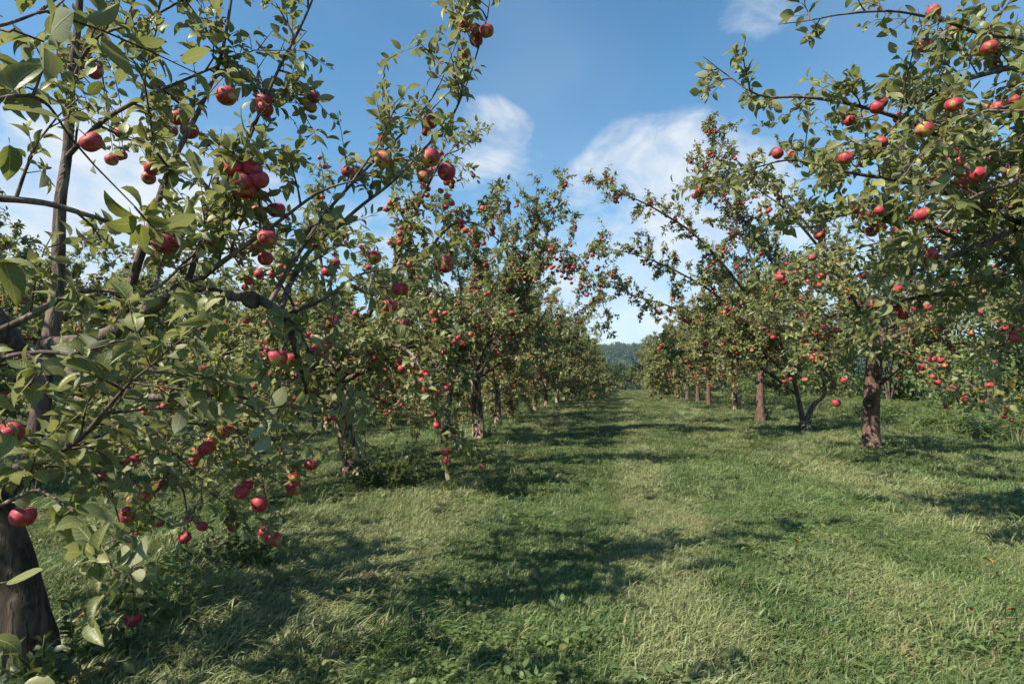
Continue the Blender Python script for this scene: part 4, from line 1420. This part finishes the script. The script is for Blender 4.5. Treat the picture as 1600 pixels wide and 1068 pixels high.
def build_grass():
    g = np.random.default_rng(77)
    temps = []
    for k in range(3):
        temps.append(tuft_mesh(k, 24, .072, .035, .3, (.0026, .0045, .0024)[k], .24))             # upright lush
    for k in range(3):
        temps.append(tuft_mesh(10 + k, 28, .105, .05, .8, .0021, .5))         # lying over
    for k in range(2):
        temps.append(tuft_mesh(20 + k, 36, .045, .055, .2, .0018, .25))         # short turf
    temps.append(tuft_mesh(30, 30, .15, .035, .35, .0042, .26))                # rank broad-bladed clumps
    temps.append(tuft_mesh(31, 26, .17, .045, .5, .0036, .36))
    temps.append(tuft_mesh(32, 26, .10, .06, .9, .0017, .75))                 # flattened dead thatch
    P, Rt, S, I = [], [], [], []
    for n, r0, r1, sc, pw in ((24000, 1.0, 5.0, 1.0, .8), (24000, 5.0, 14.0, 1.25, .75), (15000, 14.0, 34.0, 1.7, .75), (9000, 34.0, 76.0, 2.6, .8)):
        q = wedge(g, n, r0, r1, pw)
        x, y = q[:, 0], q[:, 1]
        v = vnoise(x * .9, y * .9) + g.normal(0, .35, n)
        lane = np.exp(-((x - .1) / 1.7) ** 2)
        kind = np.where(v > .25, 1, np.where(v < -.55, 2, 0))
        kind = np.where((lane > .75) & (g.random(n) < .4), 2, kind)
        idx = np.where(kind == 0, g.integers(0, 3, n), np.where(kind == 1, g.integers(3, 6, n), g.integers(6, 8, n)))
        rank = (vnoise(x * 1.7, y * 1.7, 9.0) + .5 * vnoise(x * 4.3, y * 4.3, 3.0) > .62) & (g.random(n) < .30)
        idx = np.where(rank, g.integers(8, 10, n), np.where(g.random(n) < .07, 10, idx))
        head = 0.8 * vnoise(x * .35, y * .35, 2.0) - .35 + g.normal(0, 1.0, n)
        P.append(np.stack([x, y, gz(x, y)], 1))
        Rt.append(np.stack([g.normal(0, .08, n), g.normal(0, .08, n), head], 1))
        size = sc * g.uniform(.6, 1.25, n) * (1.0 + .38 * vnoise(x * 1.9, y * 1.9, 4)) * (1 - .22 * lane)
        S.append(size)
        I.append(idx)
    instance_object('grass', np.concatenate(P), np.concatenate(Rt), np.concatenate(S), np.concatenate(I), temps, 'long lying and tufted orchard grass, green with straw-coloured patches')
    # low weeds, thickest along the middle and right of the lane
    wt = [weed_mesh(k, 13, .028, .04) for k in range(3)] + [weed_mesh(9 + k, 10, .033, .035) for k in range(2)]
    q = wedge(g, 15000, 1.1, 16.0, .6)
    x, y = q[:, 0], q[:, 1]
    dens = np.maximum(np.exp(-((x + .5) / .5) ** 2), .8 * np.exp(-((x - 1.15) / .75) ** 2)) * (.35 + .65 * (vnoise(x * 1.2, y * 1.2, 7) > -.1)) + .06
    ok = g.random(len(x)) < dens * .75
    x, y = x[ok], y[ok]
    n = len(x)
    instance_object('ground_weeds', np.stack([x, y, gz(x, y)], 1), np.stack([g.normal(0, .15, n), g.normal(0, .15, n), g.uniform(0, 6.3, n)], 1), g.uniform(.5, 1.35, n) * (1 + .3 * vnoise(x * 2.1, y * 2.1, 5)), g.choice([0, 0, 1, 1, 2, 3, 4], n), wt,
                    'broad-leaved plantain and clover growing through the lane grass')


build_grass()


def weed_clump(seed, base, h, w, n, leafsize, label, mat, group='weed clumps at the feet of the trees'):
    g = np.random.default_rng(seed)
    b = np.asarray(base, dtype=float)
    root = empty('weed_clump', b)
    tag(root, label, 'weeds', group)
    t = Tree(seed, b, leaf=leafsize, lod=1)
    for k in range(n):
        a = g.uniform(0, 6.3)
        r = w * .5 * math.sqrt(g.random()) * .5
        p = b + [math.cos(a) * r, math.sin(a) * r, -.02]
        d = [math.cos(a) * .5, math.sin(a) * .5, 1.1]
        poly = t.wander(p, d, h * g.uniform(.55, 1.05), 7, .13, -.07)
        t.twigs.append((poly, .003, .0012, 3))
        t.shoot_leaves(poly, .018, .1, leafsize)
    P, A, N, S = (np.concatenate(x) for x in (t.LP, t.LA, t.LN, t.LS))
    tag(link('stems', tubes_mesh('stems', [(p - b, r0, r1, s) for p, r0, r1, s in t.twigs], M_WEED), root), kind='stuff')
    tag(link('leaves', leaves_mesh('leaves', P - b, A, N, S, g, WEED_T[:1] + LT_MID[:1], mat), root), kind='stuff')
    return root


def build_weeds():
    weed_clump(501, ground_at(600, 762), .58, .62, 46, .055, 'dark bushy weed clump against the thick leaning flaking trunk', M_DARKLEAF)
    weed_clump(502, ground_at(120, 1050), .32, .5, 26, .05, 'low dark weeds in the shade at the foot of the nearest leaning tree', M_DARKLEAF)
    weed_clump(503, ground_at(272, 960), .28, .3, 16, .06, 'small tuft of upright green weeds standing alone in the grass at lower left', M_WEED)
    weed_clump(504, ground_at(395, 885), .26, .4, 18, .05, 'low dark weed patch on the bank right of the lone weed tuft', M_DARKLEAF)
    weed_clump(505, ground_at(760, 680), .42, .5, 18, .05, 'thin weeds hugging the right side of the straight blunt-topped trunk', M_WEED)
    weed_clump(506, ground_at(1372, 700), .30, .7, 18, .05, 'low weeds ringing the smooth reddish upright trunk', M_WEED)
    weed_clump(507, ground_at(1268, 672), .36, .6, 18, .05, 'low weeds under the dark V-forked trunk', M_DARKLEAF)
    weed_clump(508, ground_at(1193, 656), .45, .4, 20, .06, 'upright weeds beside the stout pale trunk', M_WEED)
    # goldenrod and rough herbage at the right field edge
    g = np.random.default_rng(88)
    GG = 'goldenrod plants at the field edge on the right'
    for k, (px, py, h) in enumerate(((1512, 632, .95), (1548, 640, 1.05), (1578, 636, 1.15), (1592, 668, 1.1), (1536, 622, 1.0), (1600, 625, 1.2), (1480, 622, .85))):
        b = ground_at(px, py)
        root = empty('goldenrod_plant', b)
        tag(root, 'goldenrod with yellow plumes in the rough herbage at the right field edge', 'wildflower', GG)
        t = Tree(600 + k, b, leaf=.09, lod=1)
        heads = []
        for s in range(9):
            a = g.uniform(0, 6.3)
            poly = t.wander(b + [g.normal(0, .10), g.normal(0, .10), -.02], [math.cos(a) * .18, math.sin(a) * .18, 1], h * g.uniform(.7, 1.05), 8, .06, 0)
            t.twigs.append((poly, .004, .002, 4))
            t.shoot_leaves(poly, .022, .1, .085)
            if s < 3:
                heads.append(poly[-1])
        P, A, N, S = (np.concatenate(x) for x in (t.LP, t.LA, t.LN, t.LS))
        tag(link('stems', tubes_mesh('stems', [(p - b, r0, r1, s) for p, r0, r1, s in t.twigs], M_WEED), root), kind='stuff')
        tag(link('leaves', leaves_mesh('leaves', P - b, A, N, S, g, LT_LOW, M_WEED), root), kind='stuff')
        for hd in heads:
            q = hd + g.normal(0, 1, (70, 3)) * [.035, .035, .05]
            link('flower_plume', leaves_mesh('flower_plume', q - b, g.normal(0, 1, (70, 3)), g.normal(0, 1, (70, 3)), np.full(70, .022), g, LT_LOW, M_GOLD), root)
    # rough herbage beyond the right row
    n = 5200
    x = g.uniform(5.6, 14, n)
    y = g.uniform(7.5, 34, n)
    ok = (x > 6.0 + .03 * y + g.normal(0, .35, n))
    x, y = x[ok], y[ok]
    n = len(x)
    tt = [tuft_mesh(40 + k, 24, .42, .06, .15, .005, .10) for k in range(2)] + [weed_mesh(60 + k, 22, .12, .32) for k in range(2)]
    instance_object('rough_herbage', np.stack([x, y, gz(x, y)], 1), np.stack([g.normal(0, .1, n), g.normal(0, .1, n), g.uniform(0, 6.3, n)], 1), g.uniform(.6, 1.3, n), g.integers(0, 4, n), tt,
                    'tall rough herbage in the open strip behind the right row')
    # a few fallen leaves in the grass
    for (px, py, s, rz, lab) in ((1555, 908, .055, .4, 'reddish curled fallen leaf lying in the grass near the right edge'), (1592, 990, .05, 1.9, 'orange fallen leaf at the lower right edge of the lane grass'),
                                 (1522, 990, .06, 2.7, 'small orange fallen leaf left of the lower right orange one'), (1252, 873, .05, .9, 'tiny brown red fallen leaf among weeds right of the lane middle'),
                                 (115, 1004, .08, .2, 'curled tan fallen leaf beside the foot of the nearest trunk')):
        p = ground_at(px, py) + [0, 0, .09]
        o = link('fallen_leaf', mesh_np('fallen_leaf', LT_HI[3][0], LT_HI[3][1], M_ORANGE, {'leafco': LT_HI[3][2]}), None, p)
        o.scale = (s,) * 3
        o.rotation_euler = (.4, .3, rz)
        tag(o, lab, 'leaf', 'fallen leaves in the grass')


build_weeds()


def build_hill_wood():
    g = np.random.default_rng(99)
    temps = []
    for k in range(4):
        m = 260
        v = g.normal(0, 1, (m, 3))
        v /= np.linalg.norm(v, axis=1, keepdims=True)
        P = v * (g.random(m) ** .3)[:, None] * [4.2, 4.2, 4.6] * (1 + .2 * np.sin(v[:, :1] * 4 + k)) + [0, 0, 5.6]
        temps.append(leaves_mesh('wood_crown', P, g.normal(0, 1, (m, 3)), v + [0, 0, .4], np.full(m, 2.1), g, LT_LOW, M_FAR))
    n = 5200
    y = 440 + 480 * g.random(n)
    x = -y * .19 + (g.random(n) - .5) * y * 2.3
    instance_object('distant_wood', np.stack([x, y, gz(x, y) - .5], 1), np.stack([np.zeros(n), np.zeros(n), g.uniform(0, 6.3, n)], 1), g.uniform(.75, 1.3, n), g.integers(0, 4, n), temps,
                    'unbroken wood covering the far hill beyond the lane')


build_hill_wood()


# ------------------------------------------------------------------ the air
def build_haze():
    x0, x1, y0, y1, z0, z1 = -1520.0, 1520.0, -270.0, 1330.0, -40.0, 95.0
    V = np.array([(x, y, z) for z in (z0, z1) for y in (y0, y1) for x in (x0, x1)])
    Q = np.array([(0, 2, 3, 1), (4, 5, 7, 6), (0, 1, 5, 4), (2, 6, 7, 3), (0, 4, 6, 2), (1, 3, 7, 5)])
    m, t = new_mat('haze_air')
    pv = t.n('ShaderNodeVolumePrincipled', {'Color': (0.52, 0.78, 1.0, 1), 'Density': 0.00016, 'Anisotropy': 0.0})
    o = t.n('ShaderNodeOutputMaterial')
    t.link(pv.outputs[0], o.inputs['Volume'])
    ob = link('haze', mesh_np('haze', V, Q, m, smooth=False))
    tag(ob, 'pale summer haze over the orchard and the far hill', kind='stuff')


build_haze()
